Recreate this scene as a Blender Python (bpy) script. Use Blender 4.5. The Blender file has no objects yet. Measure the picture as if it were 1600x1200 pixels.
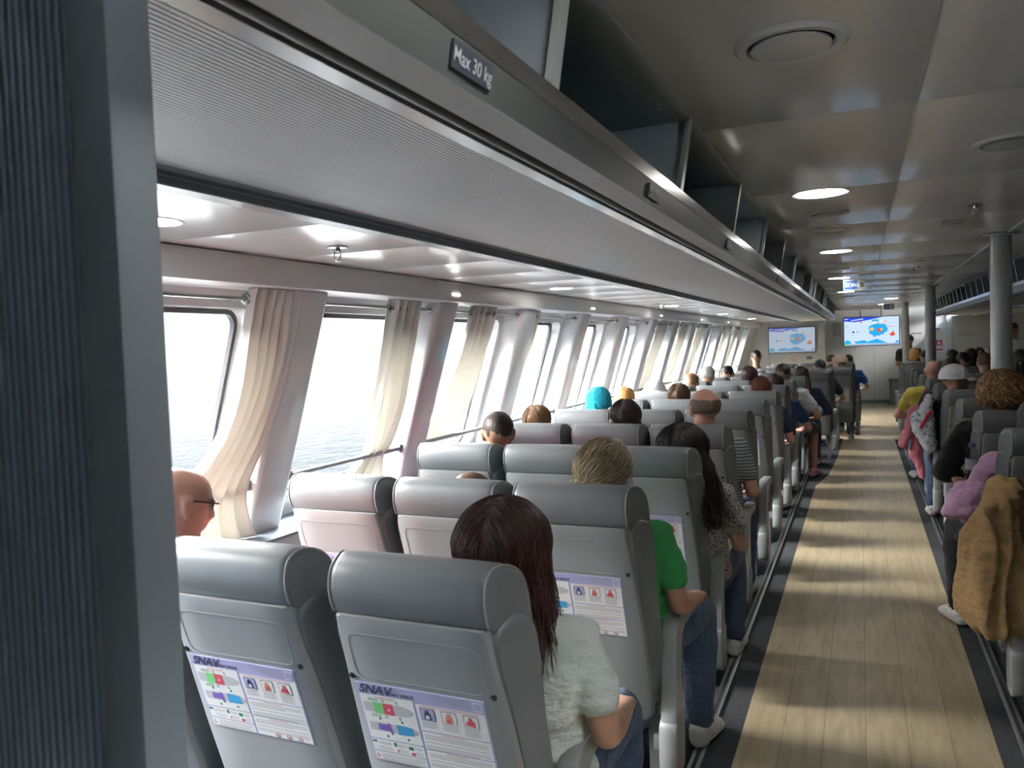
import bpy, bmesh, math, random
from mathutils import Vector, Matrix, noise, Euler
random.seed(7)
SC = bpy.context.scene
COL = SC.collection
PI = math.pi

# ------------------------------------------------------------------ camera
cam_d = bpy.data.cameras.new('camera'); cam = bpy.data.objects.new('camera', cam_d); COL.objects.link(cam)
H = 1.62
dy = Vector((1344 - 800, 600 - 525, -1240.0)).normalized()
u0 = Vector((-0.034, 1, 0)); u0.z = -(u0.x * dy.x + u0.y * dy.y) / dy.z
uz = u0.normalized(); ux = dy.cross(uz)
cam.matrix_world = Matrix(((ux.x, ux.y, ux.z, 0), (dy.x, dy.y, dy.z, 0), (uz.x, uz.y, uz.z, H), (0, 0, 0, 1)))
cam_d.sensor_width = 36; cam_d.lens = 36 * 1240 / 1600
cam_d.clip_start = 0.05; cam_d.clip_end = 2000
cam_d.dof.use_dof = True; cam_d.dof.focus_distance = 4.5; cam_d.dof.aperture_fstop = 9.0
SC.camera = cam

# ------------------------------------------------------------------ world, sun, exposure
w = bpy.data.worlds.new('sky'); SC.world = w; w.use_nodes = True
nt = w.node_tree; nt.nodes.clear()
wo = nt.nodes.new('ShaderNodeOutputWorld'); bg = nt.nodes.new('ShaderNodeBackground')
tc = nt.nodes.new('ShaderNodeTexCoord'); sp = nt.nodes.new('ShaderNodeSeparateXYZ')
rp = nt.nodes.new('ShaderNodeValToRGB'); rp.color_ramp.elements[0].position = 0.0
rp.color_ramp.elements[0].color = (0.0200, 0.0205, 0.0212, 1); rp.color_ramp.elements[1].position = 0.75
rp.color_ramp.elements[1].color = (0.95, 0.97, 1.0, 1)
_e = rp.color_ramp.elements.new(0.07); _e.color = (0.0158, 0.0163, 0.0170, 1); _e = rp.color_ramp.elements.new(0.15); _e.color = (0.0080, 0.0084, 0.0090, 1); _e = rp.color_ramp.elements.new(0.26); _e.color = (0.009, 0.0094, 0.010, 1); _e = rp.color_ramp.elements.new(0.38); _e.color = (0.86, 0.86, 0.86, 1)
nt.links.new(tc.outputs['Generated'], sp.inputs[0]); nt.links.new(sp.outputs['Z'], rp.inputs[0])
nt.links.new(rp.outputs[0], bg.inputs[0]); bg.inputs[1].default_value = 40.0
nt.links.new(bg.outputs[0], wo.inputs[0])
sun_d = bpy.data.lights.new('sun', 'SUN'); sun = bpy.data.objects.new('sun', sun_d); COL.objects.link(sun)
sun_d.energy = 2.6; sun_d.angle = math.radians(22); sun_d.color = (1.0, 0.95, 0.86)
sun.rotation_euler = Vector((-0.86, -0.18, 0.52)).to_track_quat('Z', 'Y').to_euler()
vs = SC.view_settings; vs.view_transform = 'Standard'; vs.look = 'None'; vs.gamma = 1; vs.exposure = 1.55
vs.use_curve_mapping = False
SC.cycles.max_bounces = 10; SC.cycles.diffuse_bounces = 6; SC.cycles.glossy_bounces = 4
SC.cycles.transparent_max_bounces = 12; SC.cycles.sample_clamp_indirect = 6.0
SC.cycles.caustics_reflective = False; SC.cycles.caustics_refractive = False
SC.cycles.use_denoising = True
# sky portal along the window wall (only guides sampling of the sky)
pd = bpy.data.lights.new('sky_portal', 'AREA'); pd.shape = 'RECTANGLE'; pd.size = 17.0; pd.size_y = 1.0
po = bpy.data.objects.new('sky_portal', pd); COL.objects.link(po); 
_n = Vector((1, 0, -0.315)).normalized(); _y = Vector((0.315, 0, 1)).normalized(); _x = _y.cross(-_n)
po.matrix_world = Matrix(((_x.x, _y.x, -_n.x, -2.56), (_x.y, _y.y, -_n.y, 9.2), (_x.z, _y.z, -_n.z, 1.39), (0, 0, 0, 1)))
pd.cycles.is_portal = True

# ------------------------------------------------------------------ materials
MATS = {}
def mat(name, col, rough=0.5, metal=0.0, spec=0.5, emis=None, estr=1.0, bump=None, var=None, coat=0.0, sheen=0.0):
    """bump=(kind, scale, strength[, stretch]); var=(scale, amount) tone variation"""
    if name in MATS: return MATS[name]
    m = bpy.data.materials.new(name); m.use_nodes = True; MATS[name] = m
    n = m.node_tree; b = n.nodes['Principled BSDF']
    b.inputs['Base Color'].default_value = (*col, 1); b.inputs['Roughness'].default_value = rough
    b.inputs['Metallic'].default_value = metal; b.inputs['Specular IOR Level'].default_value = spec
    if coat: b.inputs['Coat Weight'].default_value = coat; b.inputs['Coat Roughness'].default_value = 0.12
    if sheen: b.inputs['Sheen Weight'].default_value = sheen
    if emis:
        b.inputs['Emission Color'].default_value = (*emis, 1); b.inputs['Emission Strength'].default_value = estr
    t = None
    if bump or var:
        t = n.nodes.new('ShaderNodeTexCoord')
    if var:
        nz = n.nodes.new('ShaderNodeTexNoise'); nz.inputs['Scale'].default_value = var[0]; nz.inputs['Detail'].default_value = 4
        mp = n.nodes.new('ShaderNodeMapping')
        if len(var) > 2: mp.inputs['Scale'].default_value = var[2]
        n.links.new(t.outputs['Object'], mp.inputs[0]); n.links.new(mp.outputs[0], nz.inputs['Vector'])
        cr = n.nodes.new('ShaderNodeValToRGB')
        a = var[1]
        cr.color_ramp.elements[0].position = 0.3; cr.color_ramp.elements[1].position = 0.7
        cr.color_ramp.elements[0].color = (*[max(0, c * (1 - a)) for c in col], 1)
        cr.color_ramp.elements[1].color = (*[min(1, c * (1 + a)) for c in col], 1)
        n.links.new(nz.outputs[0], cr.inputs[0]); n.links.new(cr.outputs[0], b.inputs['Base Color'])
    if bump:
        kind, sc, st = bump[:3]
        mp = n.nodes.new('ShaderNodeMapping'); n.links.new(t.outputs['Object'], mp.inputs[0])
        if len(bump) > 3: mp.inputs['Scale'].default_value = bump[3]
        bp = n.nodes.new('ShaderNodeBump'); bp.inputs['Strength'].default_value = st
        bp.inputs['Distance'].default_value = bump[4] if len(bump) > 4 else 0.01
        if kind == 'noise':
            x = n.nodes.new('ShaderNodeTexNoise'); x.inputs['Scale'].default_value = sc; x.inputs['Detail'].default_value = 5
        elif kind == 'wave':
            x = n.nodes.new('ShaderNodeTexWave'); x.inputs['Scale'].default_value = sc; x.inputs['Distortion'].default_value = 0.0
        elif kind == 'voronoi':
            x = n.nodes.new('ShaderNodeTexVoronoi'); x.inputs['Scale'].default_value = sc
        n.links.new(mp.outputs[0], x.inputs['Vector']); n.links.new(x.outputs[0], bp.inputs['Height'])
        n.links.new(bp.outputs[0], b.inputs['Normal'])
    return m

def emit(name, col, s):
    if name in MATS: return MATS[name]
    m = bpy.data.materials.new(name); m.use_nodes = True; MATS[name] = m
    n = m.node_tree; n.nodes.clear(); o = n.nodes.new('ShaderNodeOutputMaterial'); e = n.nodes.new('ShaderNodeEmission')
    e.inputs[0].default_value = (*col, 1); e.inputs[1].default_value = s; n.links.new(e.outputs[0], o.inputs[0]); return m

def glass(name, tint=(1, 1, 1), refl=0.08, rough=0.0):
    m = bpy.data.materials.new(name); m.use_nodes = True; MATS[name] = m
    n = m.node_tree; n.nodes.clear(); o = n.nodes.new('ShaderNodeOutputMaterial')
    t = n.nodes.new('ShaderNodeBsdfTransparent'); t.inputs[0].default_value = (*tint, 1)
    g = n.nodes.new('ShaderNodeBsdfGlossy'); g.inputs['Roughness'].default_value = rough
    f = n.nodes.new('ShaderNodeLayerWeight'); f.inputs[0].default_value = 0.15
    mu = n.nodes.new('ShaderNodeMath'); mu.operation = 'MULTIPLY'; mu.inputs[1].default_value = 0.5
    n.links.new(f.outputs['Fresnel'], mu.inputs[0])
    mx = n.nodes.new('ShaderNodeMixShader'); n.links.new(mu.outputs[0], mx.inputs[0])
    n.links.new(t.outputs[0], mx.inputs[1]); n.links.new(g.outputs[0], mx.inputs[2]); n.links.new(mx.outputs[0], o.inputs[0])
    return m

M_leather = mat('grey_leather', (0.14, 0.151, 0.157), 0.42, bump=('noise', 220, 0.12, (1, 1, 1), 0.002), var=(9, 0.05))
M_shell = mat('grey_plastic_shell', (0.225, 0.234, 0.24), 0.5, bump=('noise', 500, 0.05, (1, 1, 1), 0.001))
M_shell_d = mat('dark_grey_plastic', (0.12, 0.13, 0.135), 0.55)
M_pipe = mat('piping', (0.24, 0.25, 0.25), 0.45)
M_arm = mat('armrest_plastic', (0.23, 0.245, 0.245), 0.38)
M_alu = mat('brushed_aluminium', (0.55, 0.56, 0.56), 0.35, metal=1.0)
M_chrome = mat('chrome', (0.75, 0.74, 0.70), 0.18, metal=1.0, var=(18, 0.12, (1, 0.2, 1)))
M_steel = mat('steel_tube', (0.5, 0.5, 0.5), 0.22, metal=1.0)
M_white = mat('white_wall_panel', (0.52, 0.525, 0.53), 0.22, spec=0.5, coat=0.3)
M_ceil = mat('ceiling_gloss_panel', (0.72, 0.74, 0.74), 0.2, spec=0.6, bump=('noise', 1.2, 0.08, (1, 3, 1), 0.02))
M_ceilo = mat('outboard_ceiling_gloss', (0.74, 0.73, 0.69), 0.2, spec=0.6, bump=('noise', 1.2, 0.08, (1, 3, 1), 0.02))
M_beam = mat('painted_beam', (0.50, 0.50, 0.50), 0.4)
M_dark = mat('dark_gap', (0.02, 0.022, 0.025), 0.6)
M_rubber = mat('black_rubber', (0.03, 0.03, 0.035), 0.5)
M_rackd = mat('rack_dark_metal', (0.30, 0.35, 0.39), 0.4, metal=0.3)
M_rackg = mat('rack_grey_metal', (0.42, 0.415, 0.415), 0.45, bump=('noise', 160, 0.15, (1, 1, 1), 0.002))
M_fascia = mat('rack_fascia', (0.055, 0.06, 0.06), 0.45)
M_carpet = mat('charcoal_carpet', (0.035, 0.04, 0.045), 0.95, bump=('noise', 350, 0.5, (1, 1, 1), 0.004), var=(60, 0.3))
M_curt = mat('cream_curtain', (0.64, 0.63, 0.58), 0.85, bump=('noise', 300, 0.1, (1, 1, 1), 0.002), sheen=0.3)
def _translucent(m, col, f=0.35):
    n = m.node_tree; b = n.nodes['Principled BSDF']; o = n.nodes['Material Output']
    t = n.nodes.new('ShaderNodeBsdfTranslucent'); t.inputs[0].default_value = (*col, 1)
    x = n.nodes.new('ShaderNodeMixShader'); x.inputs[0].default_value = f
    n.links.new(b.outputs[0], x.inputs[1]); n.links.new(t.outputs[0], x.inputs[2]); n.links.new(x.outputs[0], o.inputs[0])
_translucent(M_curt, (0.66, 0.65, 0.60), 0.25)
M_text_w = mat('white_print', (0.28, 0.30, 0.32), 0.5)
M_label = mat('dark_label', (0.03, 0.035, 0.05), 0.4)
M_pole = mat('grey_pole_paint', (0.42, 0.44, 0.45), 0.28, spec=0.6)
M_wallf = mat('far_wall_laminate', (0.60, 0.60, 0.59), 0.4)
M_part = mat('dark_ribbed_laminate', (0.075, 0.09, 0.105), 0.5, bump=('wave', 9.5, 0.35, (1, 0, 0), 0.01), var=(4, 0.12))
M_trimg = mat('grey_edge_trim', (0.20, 0.235, 0.27), 0.55)
M_black = mat('black_plastic', (0.015, 0.015, 0.018), 0.35)
M_emit = emit('downlight_glow', (1.0, 0.97, 0.92), 16.0)

def ribbed(name, col, spacing, rough=0.45):
    m = bpy.data.materials.new(name); m.use_nodes = True; MATS[name] = m
    n = m.node_tree; b = n.nodes['Principled BSDF']; b.inputs['Base Color'].default_value = (*col, 1); b.inputs['Roughness'].default_value = rough
    t = n.nodes.new('ShaderNodeTexCoord'); s = n.nodes.new('ShaderNodeSeparateXYZ'); n.links.new(t.outputs['Object'], s.inputs[0])
    a = n.nodes.new('ShaderNodeMath'); a.operation = 'MULTIPLY'; a.inputs[1].default_value = 2 * PI / spacing
    n.links.new(s.outputs['X'], a.inputs[0]); c = n.nodes.new('ShaderNodeMath'); c.operation = 'SINE'; n.links.new(a.outputs[0], c.inputs[0])
    bp = n.nodes.new('ShaderNodeBump'); bp.inputs['Strength'].default_value = 0.6; bp.inputs['Distance'].default_value = 0.0015
    n.links.new(c.outputs[0], bp.inputs['Height']); n.links.new(bp.outputs[0], b.inputs['Normal'])
    r = n.nodes.new('ShaderNodeMapRange'); r.inputs[1].default_value = -1; r.inputs[2].default_value = 1
    r.inputs[3].default_value = 0.82; r.inputs[4].default_value = 1.05
    n.links.new(c.outputs[0], r.inputs[0])
    mx = n.nodes.new('ShaderNodeVectorMath'); mx.operation = 'SCALE'; mx.inputs[0].default_value = col
    n.links.new(r.outputs[0], mx.inputs['Scale']); n.links.new(mx.outputs[0], b.inputs['Base Color'])
    return m
M_ribs = ribbed('ribbed_soffit', (0.66, 0.655, 0.65), 0.0095)
M_ribw = ribbed('ribbed_partition', (0.20, 0.255, 0.33), 0.011, 0.55)

def wood():
    m = bpy.data.materials.new('oak_vinyl_planks'); m.use_nodes = True
    n = m.node_tree; b = n.nodes['Principled BSDF']; b.inputs['Roughness'].default_value = 0.42
    t = n.nodes.new('ShaderNodeTexCoord'); mp = n.nodes.new('ShaderNodeMapping'); mp.inputs['Rotation'].default_value = (0, 0, PI / 2)
    n.links.new(t.outputs['Object'], mp.inputs[0])
    br = n.nodes.new('ShaderNodeTexBrick'); br.inputs['Scale'].default_value = 1.0; br.inputs['Brick Width'].default_value = 1.25
    br.inputs['Row Height'].default_value = 0.1567; br.inputs['Mortar Size'].default_value = 0.0016; br.offset = 0.37
    br.inputs['Color1'].default_value = (0.39, 0.325, 0.205, 1); br.inputs['Color2'].default_value = (0.335, 0.278, 0.175, 1)
    br.inputs['Mortar'].default_value = (0.17, 0.135, 0.09, 1)
    mo = n.nodes.new('ShaderNodeVectorMath'); mo.operation = 'ADD'; mo.inputs[1].default_value = (0.3, 0.47, 0)
    n.links.new(mp.outputs[0], mo.inputs[0]); n.links.new(mo.outputs[0], br.inputs['Vector'])
    g = n.nodes.new('ShaderNodeTexNoise'); g.inputs['Scale'].default_value = 7; g.inputs['Detail'].default_value = 8; g.inputs['Distortion'].default_value = 0.6
    m2 = n.nodes.new('ShaderNodeMapping'); m2.inputs['Scale'].default_value = (3.5, 0.35, 1); n.links.new(t.outputs['Object'], m2.inputs[0])
    n.links.new(m2.outputs[0], g.inputs['Vector'])
    cr = n.nodes.new('ShaderNodeValToRGB'); cr.color_ramp.elements[0].position = 0.3; cr.color_ramp.elements[0].color = (0.78, 0.76, 0.73, 1)
    cr.color_ramp.elements[1].position = 0.72; cr.color_ramp.elements[1].color = (1.12, 1.12, 1.12, 1); n.links.new(g.outputs[0], cr.inputs[0])
    mx = n.nodes.new('ShaderNodeMix'); mx.data_type = 'RGBA'; mx.blend_type = 'MULTIPLY'; mx.inputs[0].default_value = 1
    n.links.new(br.outputs[0], mx.inputs[6]); n.links.new(cr.outputs[0], mx.inputs[7]); n.links.new(mx.outputs[2], b.inputs['Base Color'])
    return m
M_wood = wood()

def sea():
    m = bpy.data.materials.new('sea_water'); m.use_nodes = True
    n = m.node_tree; b = n.nodes['Principled BSDF']
    b.inputs['Base Color'].default_value = (0.0010, 0.0024, 0.0028, 1); b.inputs['Roughness'].default_value = 0.07
    b.inputs['Specular IOR Level'].default_value = 0.4
    t = n.nodes.new('ShaderNodeTexCoord')
    z = n.nodes.new('ShaderNodeTexNoise'); z.inputs['Scale'].default_value = 0.8; z.inputs['Detail'].default_value = 6; z.inputs['Roughness'].default_value = 0.55
    mp = n.nodes.new('ShaderNodeMapping'); mp.inputs['Scale'].default_value = (1.6, 0.8, 1)
    n.links.new(t.outputs['Object'], mp.inputs[0]); n.links.new(mp.outputs[0], z.inputs['Vector'])
    bp = n.nodes.new('ShaderNodeBump'); bp.inputs['Strength'].default_value = 1.0; bp.inputs['Distance'].default_value = 0.05
    n.links.new(z.outputs[0], bp.inputs['Height']); n.links.new(bp.outputs[0], b.inputs['Normal'])
    return m
M_sea = sea()
M_glass = glass('window_glass', (0.98, 0.98, 0.98))

# ------------------------------------------------------------------ mesh builder
_ICO = {}
def unit_ico(n):
    if n not in _ICO:
        b = bmesh.new(); bmesh.ops.create_icosphere(b, subdivisions=n, radius=1.0); _ICO[n] = [tuple(v.co) for v in b.verts]; b.free()
    return _ICO[n]
class MB:
    def __init__(s): s.bm = bmesh.new(); s.mats = []
    def mi(s, m):
        if m not in s.mats: s.mats.append(m)
        return s.mats.index(m)
    def face(s, vs, m):
        try: f = s.bm.faces.new(vs)
        except ValueError: return None
        f.material_index = s.mi(m); return f
    def poly(s, pts, m): return s.face([s.bm.verts.new(p) for p in pts], m)
    def box(s, x0, x1, y0, y1, z0, z1, m, bev=0.0, mtx=None):
        i = s.mi(m); r = bmesh.ops.create_cube(s.bm, size=1.0)
        vs = r['verts']
        for v in vs: v.co = Vector(((x0 + x1) / 2 + v.co.x * (x1 - x0), (y0 + y1) / 2 + v.co.y * (y1 - y0), (z0 + z1) / 2 + v.co.z * (z1 - z0)))
        fs = {f for v in vs for f in v.link_faces}
        for f in fs: f.material_index = i
        if bev > 0:
            es = list({e for f in fs for e in f.edges})
            rr = bmesh.ops.bevel(s.bm, geom=es, offset=bev, segments=2, affect='EDGES', profile=0.6)
            vs = list({v for f in rr['faces'] for v in f.verts} | {v for v in vs if v.is_valid})
            for f in rr['faces']: f.material_index = i
        if mtx:
            for v in vs: v.co = mtx @ v.co
        return vs
    def loft(s, rings, m, cap=True, closed=True):
        R = [[s.bm.verts.new(p) for p in r] for r in rings]; n = len(R[0])
        for a, b in zip(R, R[1:]):
            for i in range(n if closed else n - 1):
                j = (i + 1) % n; s.face([a[i], a[j], b[j], b[i]], m)
        if cap: s.face(R[0][::-1], m); s.face(R[-1], m)
        return R
    def tube(s, pts, r, m, n=10, cap=True):
        pts = [Vector(p) for p in pts]; rings = []; up = None
        rr = r if isinstance(r, (list, tuple)) else [r] * len(pts)
        for i, p in enumerate(pts):
            d = (pts[min(i + 1, len(pts) - 1)] - pts[max(i - 1, 0)]).normalized()
            if up is None: up = Vector((0, 0, 1)) if abs(d.z) < 0.9 else Vector((1, 0, 0))
            a = d.cross(up).normalized(); b = a.cross(d).normalized(); up = b
            rings.append([p + rr[i] * (math.cos(t) * a + math.sin(t) * b) for t in [2 * PI * k / n for k in range(n)]])
        s.loft(rings, m, cap)
    def cyl(s, c, r, z0, z1, m, n=32, r2=None):
        r2 = r if r2 is None else r2
        s.loft([[(c[0] + q * math.cos(2 * PI * k / n), c[1] + q * math.sin(2 * PI * k / n), z) for k in range(n)] for q, z in ((r, z0), (r2, z1))], m)
    def lathe(s, c, prof, m, n=32, cap=True):
        s.loft([[(c[0] + q * math.cos(2 * PI * k / n), c[1] + q * math.sin(2 * PI * k / n), c[2] + z) for k in range(n)] for q, z in prof], m, cap)
    def prism_y(s, prof, y0, y1, m, cap=True):     # prof in (x,z)
        s.loft([[(x, y, z) for x, z in prof] for y in (y0, y1)], m, cap)
    def hull(s, balls, m, sub=2):
        """convex hull of spheres/ellipsoids: (center, radius or (rx,ry,rz))"""
        vs = []
        for c, r in balls:
            r = r if isinstance(r, (tuple, list)) else (r, r, r)
            q = [s.bm.verts.new((c[0] + u[0] * r[0], c[1] + u[1] * r[1], c[2] + u[2] * r[2])) for u in unit_ico(sub)]
            vs += q
        g = bmesh.ops.convex_hull(s.bm, input=vs)
        i = s.mi(m)
        for f in g['geom']:
            if isinstance(f, bmesh.types.BMFace): f.material_index = i
        dead = [v for v in g['geom_interior'] + g['geom_unused'] if isinstance(v, bmesh.types.BMVert) and v.is_valid and not v.link_faces]
        bmesh.ops.delete(s.bm, geom=list(set(dead)), context='VERTS')
    def text(s, txt, size, m, mtx, shear=0.0, bold=0.0, align='LEFT'):
        cu = bpy.data.curves.new('t', 'FONT'); cu.body = txt; cu.size = size; cu.shear = shear; cu.offset = bold; cu.align_x = align
        cu.resolution_u = 3
        o = bpy.data.objects.new('t', cu); COL.objects.link(o); bpy.context.view_layer.update()
        me = bpy.data.meshes.new_from_object(o.evaluated_get(bpy.context.evaluated_depsgraph_get()))
        n0 = len(s.bm.verts); f0 = len(s.bm.faces); s.bm.from_mesh(me)
        s.bm.verts.ensure_lookup_table(); s.bm.faces.ensure_lookup_table(); i = s.mi(m)
        for v in s.bm.verts[n0:]: v.co = mtx @ v.co
        for f in s.bm.faces[f0:]: f.material_index = i
        bpy.data.objects.remove(o); bpy.data.curves.remove(cu); bpy.data.meshes.remove(me)
    def build(s, name, parent=None, smooth=35, recalc=True):
        if recalc: bmesh.ops.recalc_face_normals(s.bm, faces=s.bm.faces[:])
        me = bpy.data.meshes.new(name); s.bm.to_mesh(me); s.bm.free()
        for m in s.mats: me.materials.append(m)
        if smooth:
            me.polygons.foreach_set('use_smooth', [True] * len(me.polygons))
            me.set_sharp_from_angle(angle=math.radians(smooth))
        o = bpy.data.objects.new(name, me); COL.objects.link(o)
        if parent: o.parent = parent
        return o

def tag(o, label=None, cat=None, group=None, kind=None):
    if label: o['label'] = label
    if cat: o['category'] = cat
    if group: o['group'] = group
    if kind: o['kind'] = kind
    return o
def struct(o, label=None):
    o['kind'] = 'structure'
    if label: o['label'] = label
    return o
def empty(name, loc=(0, 0, 0), rz=0.0):
    o = bpy.data.objects.new(name, None); COL.objects.link(o); o.location = loc; o.rotation_euler = (0, 0, rz); o.empty_display_size = 0.1
    return o
def copy_tree(o, parent=None):
    c = o.copy(); COL.objects.link(c); c.parent = parent
    for ch in KIDS.get(o.name, ()): copy_tree(ch, c)
    return c
KIDS = {}
def kid(root, o): KIDS.setdefault(root.name, []).append(o); o.parent = root; return o
def smooth_curve(pts, n=6, closed=True):
    pts = [Vector(p) for p in pts]; N = len(pts); out = []
    for i in range(N if closed else N - 1):
        if closed: p0, p1, p2, p3 = pts[i - 1], pts[i], pts[(i + 1) % N], pts[(i + 2) % N]
        else: p0, p1, p2, p3 = pts[max(i - 1, 0)], pts[i], pts[i + 1], pts[min(i + 2, N - 1)]
        for k in range(n):
            t = k / n
            out.append(0.5 * ((2 * p1) + (p2 - p0) * t + (2 * p0 - 5 * p1 + 4 * p2 - p3) * t * t + (3 * p1 - p0 - 3 * p2 + p3) * t ** 3))
    if not closed: out.append(pts[-1])
    return out
def rrect(x0, x1, z0, z1, r, n=5):
    out = []
    for cx, cz, a0 in ((x1 - r, z1 - r, 0), (x0 + r, z1 - r, PI / 2), (x0 + r, z0 + r, PI), (x1 - r, z0 + r, 1.5 * PI)):
        for k in range(n + 1):
            a = a0 + PI / 2 * k / n; out.append((cx + r * math.cos(a), cz + r * math.sin(a)))
    return out

# ================================================================== THE SETTING
YF = 20.9; YB = 18.5
def xf(z): return -2.1 + (z - 1.885) * 0.315
m = MB(); m.box(-0.47, 0.47, -1.2, 13.6, -0.02, 0.0, M_wood)
m.box(-2.7, 4.7, 13.6, YF, -0.02, 0.0, M_wood)
struct(m.build('floor'), 'pale oak plank aisle floor')
m = MB()
m.box(-2.7, -0.47, -1.2, 13.6, -0.022, -0.001, M_carpet); m.box(0.47, 4.7, -1.2, 13.6, -0.022, -0.001, M_carpet)
struct(m.build('floor'), 'charcoal carpet under the seats')
# widened charcoal footing where the left block steps into the aisle
m = MB(); m.loft([[(-0.47, 9.2, z), (-0.36, 10.0, z), (-0.30, 11.5, z), (-0.27, 13.6, z), (-0.47, 13.6, z)] for z in (-0.001, 0.003)], M_carpet)
struct(m.build('trim_1'), 'charcoal floor edging stepping into the aisle')
# seat tracks
for i, x in enumerate((-0.60, -1.62, 0.57, 1.5)):
    m = MB(); m.box(x - 0.022, x + 0.022, 0.75, 13.4, 0.0, 0.012, M_alu, 0.002); m.box(x - 0.007, x + 0.007, 0.75, 13.4, 0.012, 0.0135, M_dark)
    struct(m.build('trim_%d' % (i + 2)), 'metal seat track on the charcoal floor')

# ---- window wall
m = MB()
NB = 14
def WP(y, z, d): return (xf(z) - d, y, z)
def bay(j): return 1.64 + 1.22 * j
for j in range(-1, 13):
    a, b = bay(j), bay(j + 1) - 0.24
    o = rrect(a - 0.13, b + 0.13, 0.84, 1.9, 0.0005); n1 = rrect(a + 0.03, b - 0.05, 0.95, 1.815, 0.075)
    m.loft([[WP(y, z, 0.15) for y, z in o], [WP(y, z, 0.15) for y, z in n1], [WP(y, z, 0.235) for y, z in n1]], M_white, cap=False)
m.loft([[WP(y, z, d) for y, z in ((17.37, 0.84), (18.6, 0.84), (18.6, 1.9), (17.37, 1.9))] for d in (0.0, 0.1)], M_white)
m.box(-2.36, -2.30, -1.2, YF, 0.0, 0.83, M_white, 0.004)
m.box(-2.75, -2.3, 18.55, YF, 0.8, 2.2, M_white)
m.box(-2.75, -2.29, -1.2, 18.6, 0.83, 0.845, M_trimg, 0.004)
m.box(-2.8, -2.2, -1.2, 0.55, 0.84, 2.25, M_white)
struct(m.build('wall_left'), 'white sloping window wall')
for j in range(-1, 13):
    a, b = bay(j) + 0.03, bay(j + 1) - 0.29
    root = empty('window_%d' % (j + 2), (0, 0, 0)); struct(root)
    m = MB(); o = rrect(a, b, 0.95, 1.815, 0.075); i2 = rrect(a + 0.02, b - 0.02, 0.97, 1.795, 0.06)
    m.loft([[WP(y, z, 0.225) for y, z in o], [WP(y, z, 0.222) for y, z in i2], [WP(y, z, 0.245) for y, z in i2], [WP(y, z, 0.25) for y, z in o]], M_rubber, cap=False)
    m.build('window_frame', root)
    m = MB(); m.poly([WP(y, z, 0.24) for y, z in rrect(a + 0.005, b - 0.005, 0.955, 1.81, 0.07)], M_glass); m.build('window_glass', root, smooth=0)
for j in range(0, 14):     # pillars between the windows
    y1 = bay(j); y0 = y1 - 0.24; m = MB()
    prof = rrect(y0, y1, -0.2, 0.0, 0.035, 4)
    m.loft([[(xf(z) + d, y, z) for y, d in prof] for z in (0.845, 1.884)], M_white)
    o = m.build('trim_%d' % (j + 6)); struct(o, 'white sloping pillar between two windows')
m = MB(); m.box(-2.6, -2.05, -1.2, 18.6, 1.886, 1.996, M_beam, 0.008)
struct(m.build('trim_20'), 'grey beam above the windows')

# ---- ceilings
m = MB(); y = 0.1
while y < 18.5:
    y2 = min(y + 0.608, 18.5); m.box(-2.6, -1.145, y, y2 - 0.004, 2.0, 2.02, M_ceilo, 0.0015); y += 0.608
m.box(-2.6, -1.145, -1.2, 18.5, 2.012, 2.03, M_dark)
struct(m.build('ceiling'), 'glossy white outboard ceiling panels')
m = MB(); y = -1.2
while y < YF:
    y2 = min(y + 1.22, YF); m.box(-0.427, 0.148, y, y2 - 0.003, 2.25, 2.27, M_ceil, 0.001); m.box(0.152, 0.868, y, y2 - 0.003, 2.25, 2.27, M_ceil, 0.001)
    m.box(0.872, 1.25, y, y2 - 0.003, 2.25, 2.27, M_ceil, 0.001); y += 1.22
m.box(-2.8, 2.2, -1.2, YF, 2.262, 2.3, M_trimg)
m.box(0.1475, 0.1525, -1.2, YF, 2.247, 2.26, M_pole); m.box(0.864, 0.876, -1.2, YF, 2.243, 2.262, M_pole)
struct(m.build('ceiling'), 'glossy grey ceiling over the aisle')
m = MB(); m.box(1.96, 4.7, -1.2, YF, 2.0, 2.03, M_ceil); struct(m.build('ceiling'), 'lower ceiling over the far seats')

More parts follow.
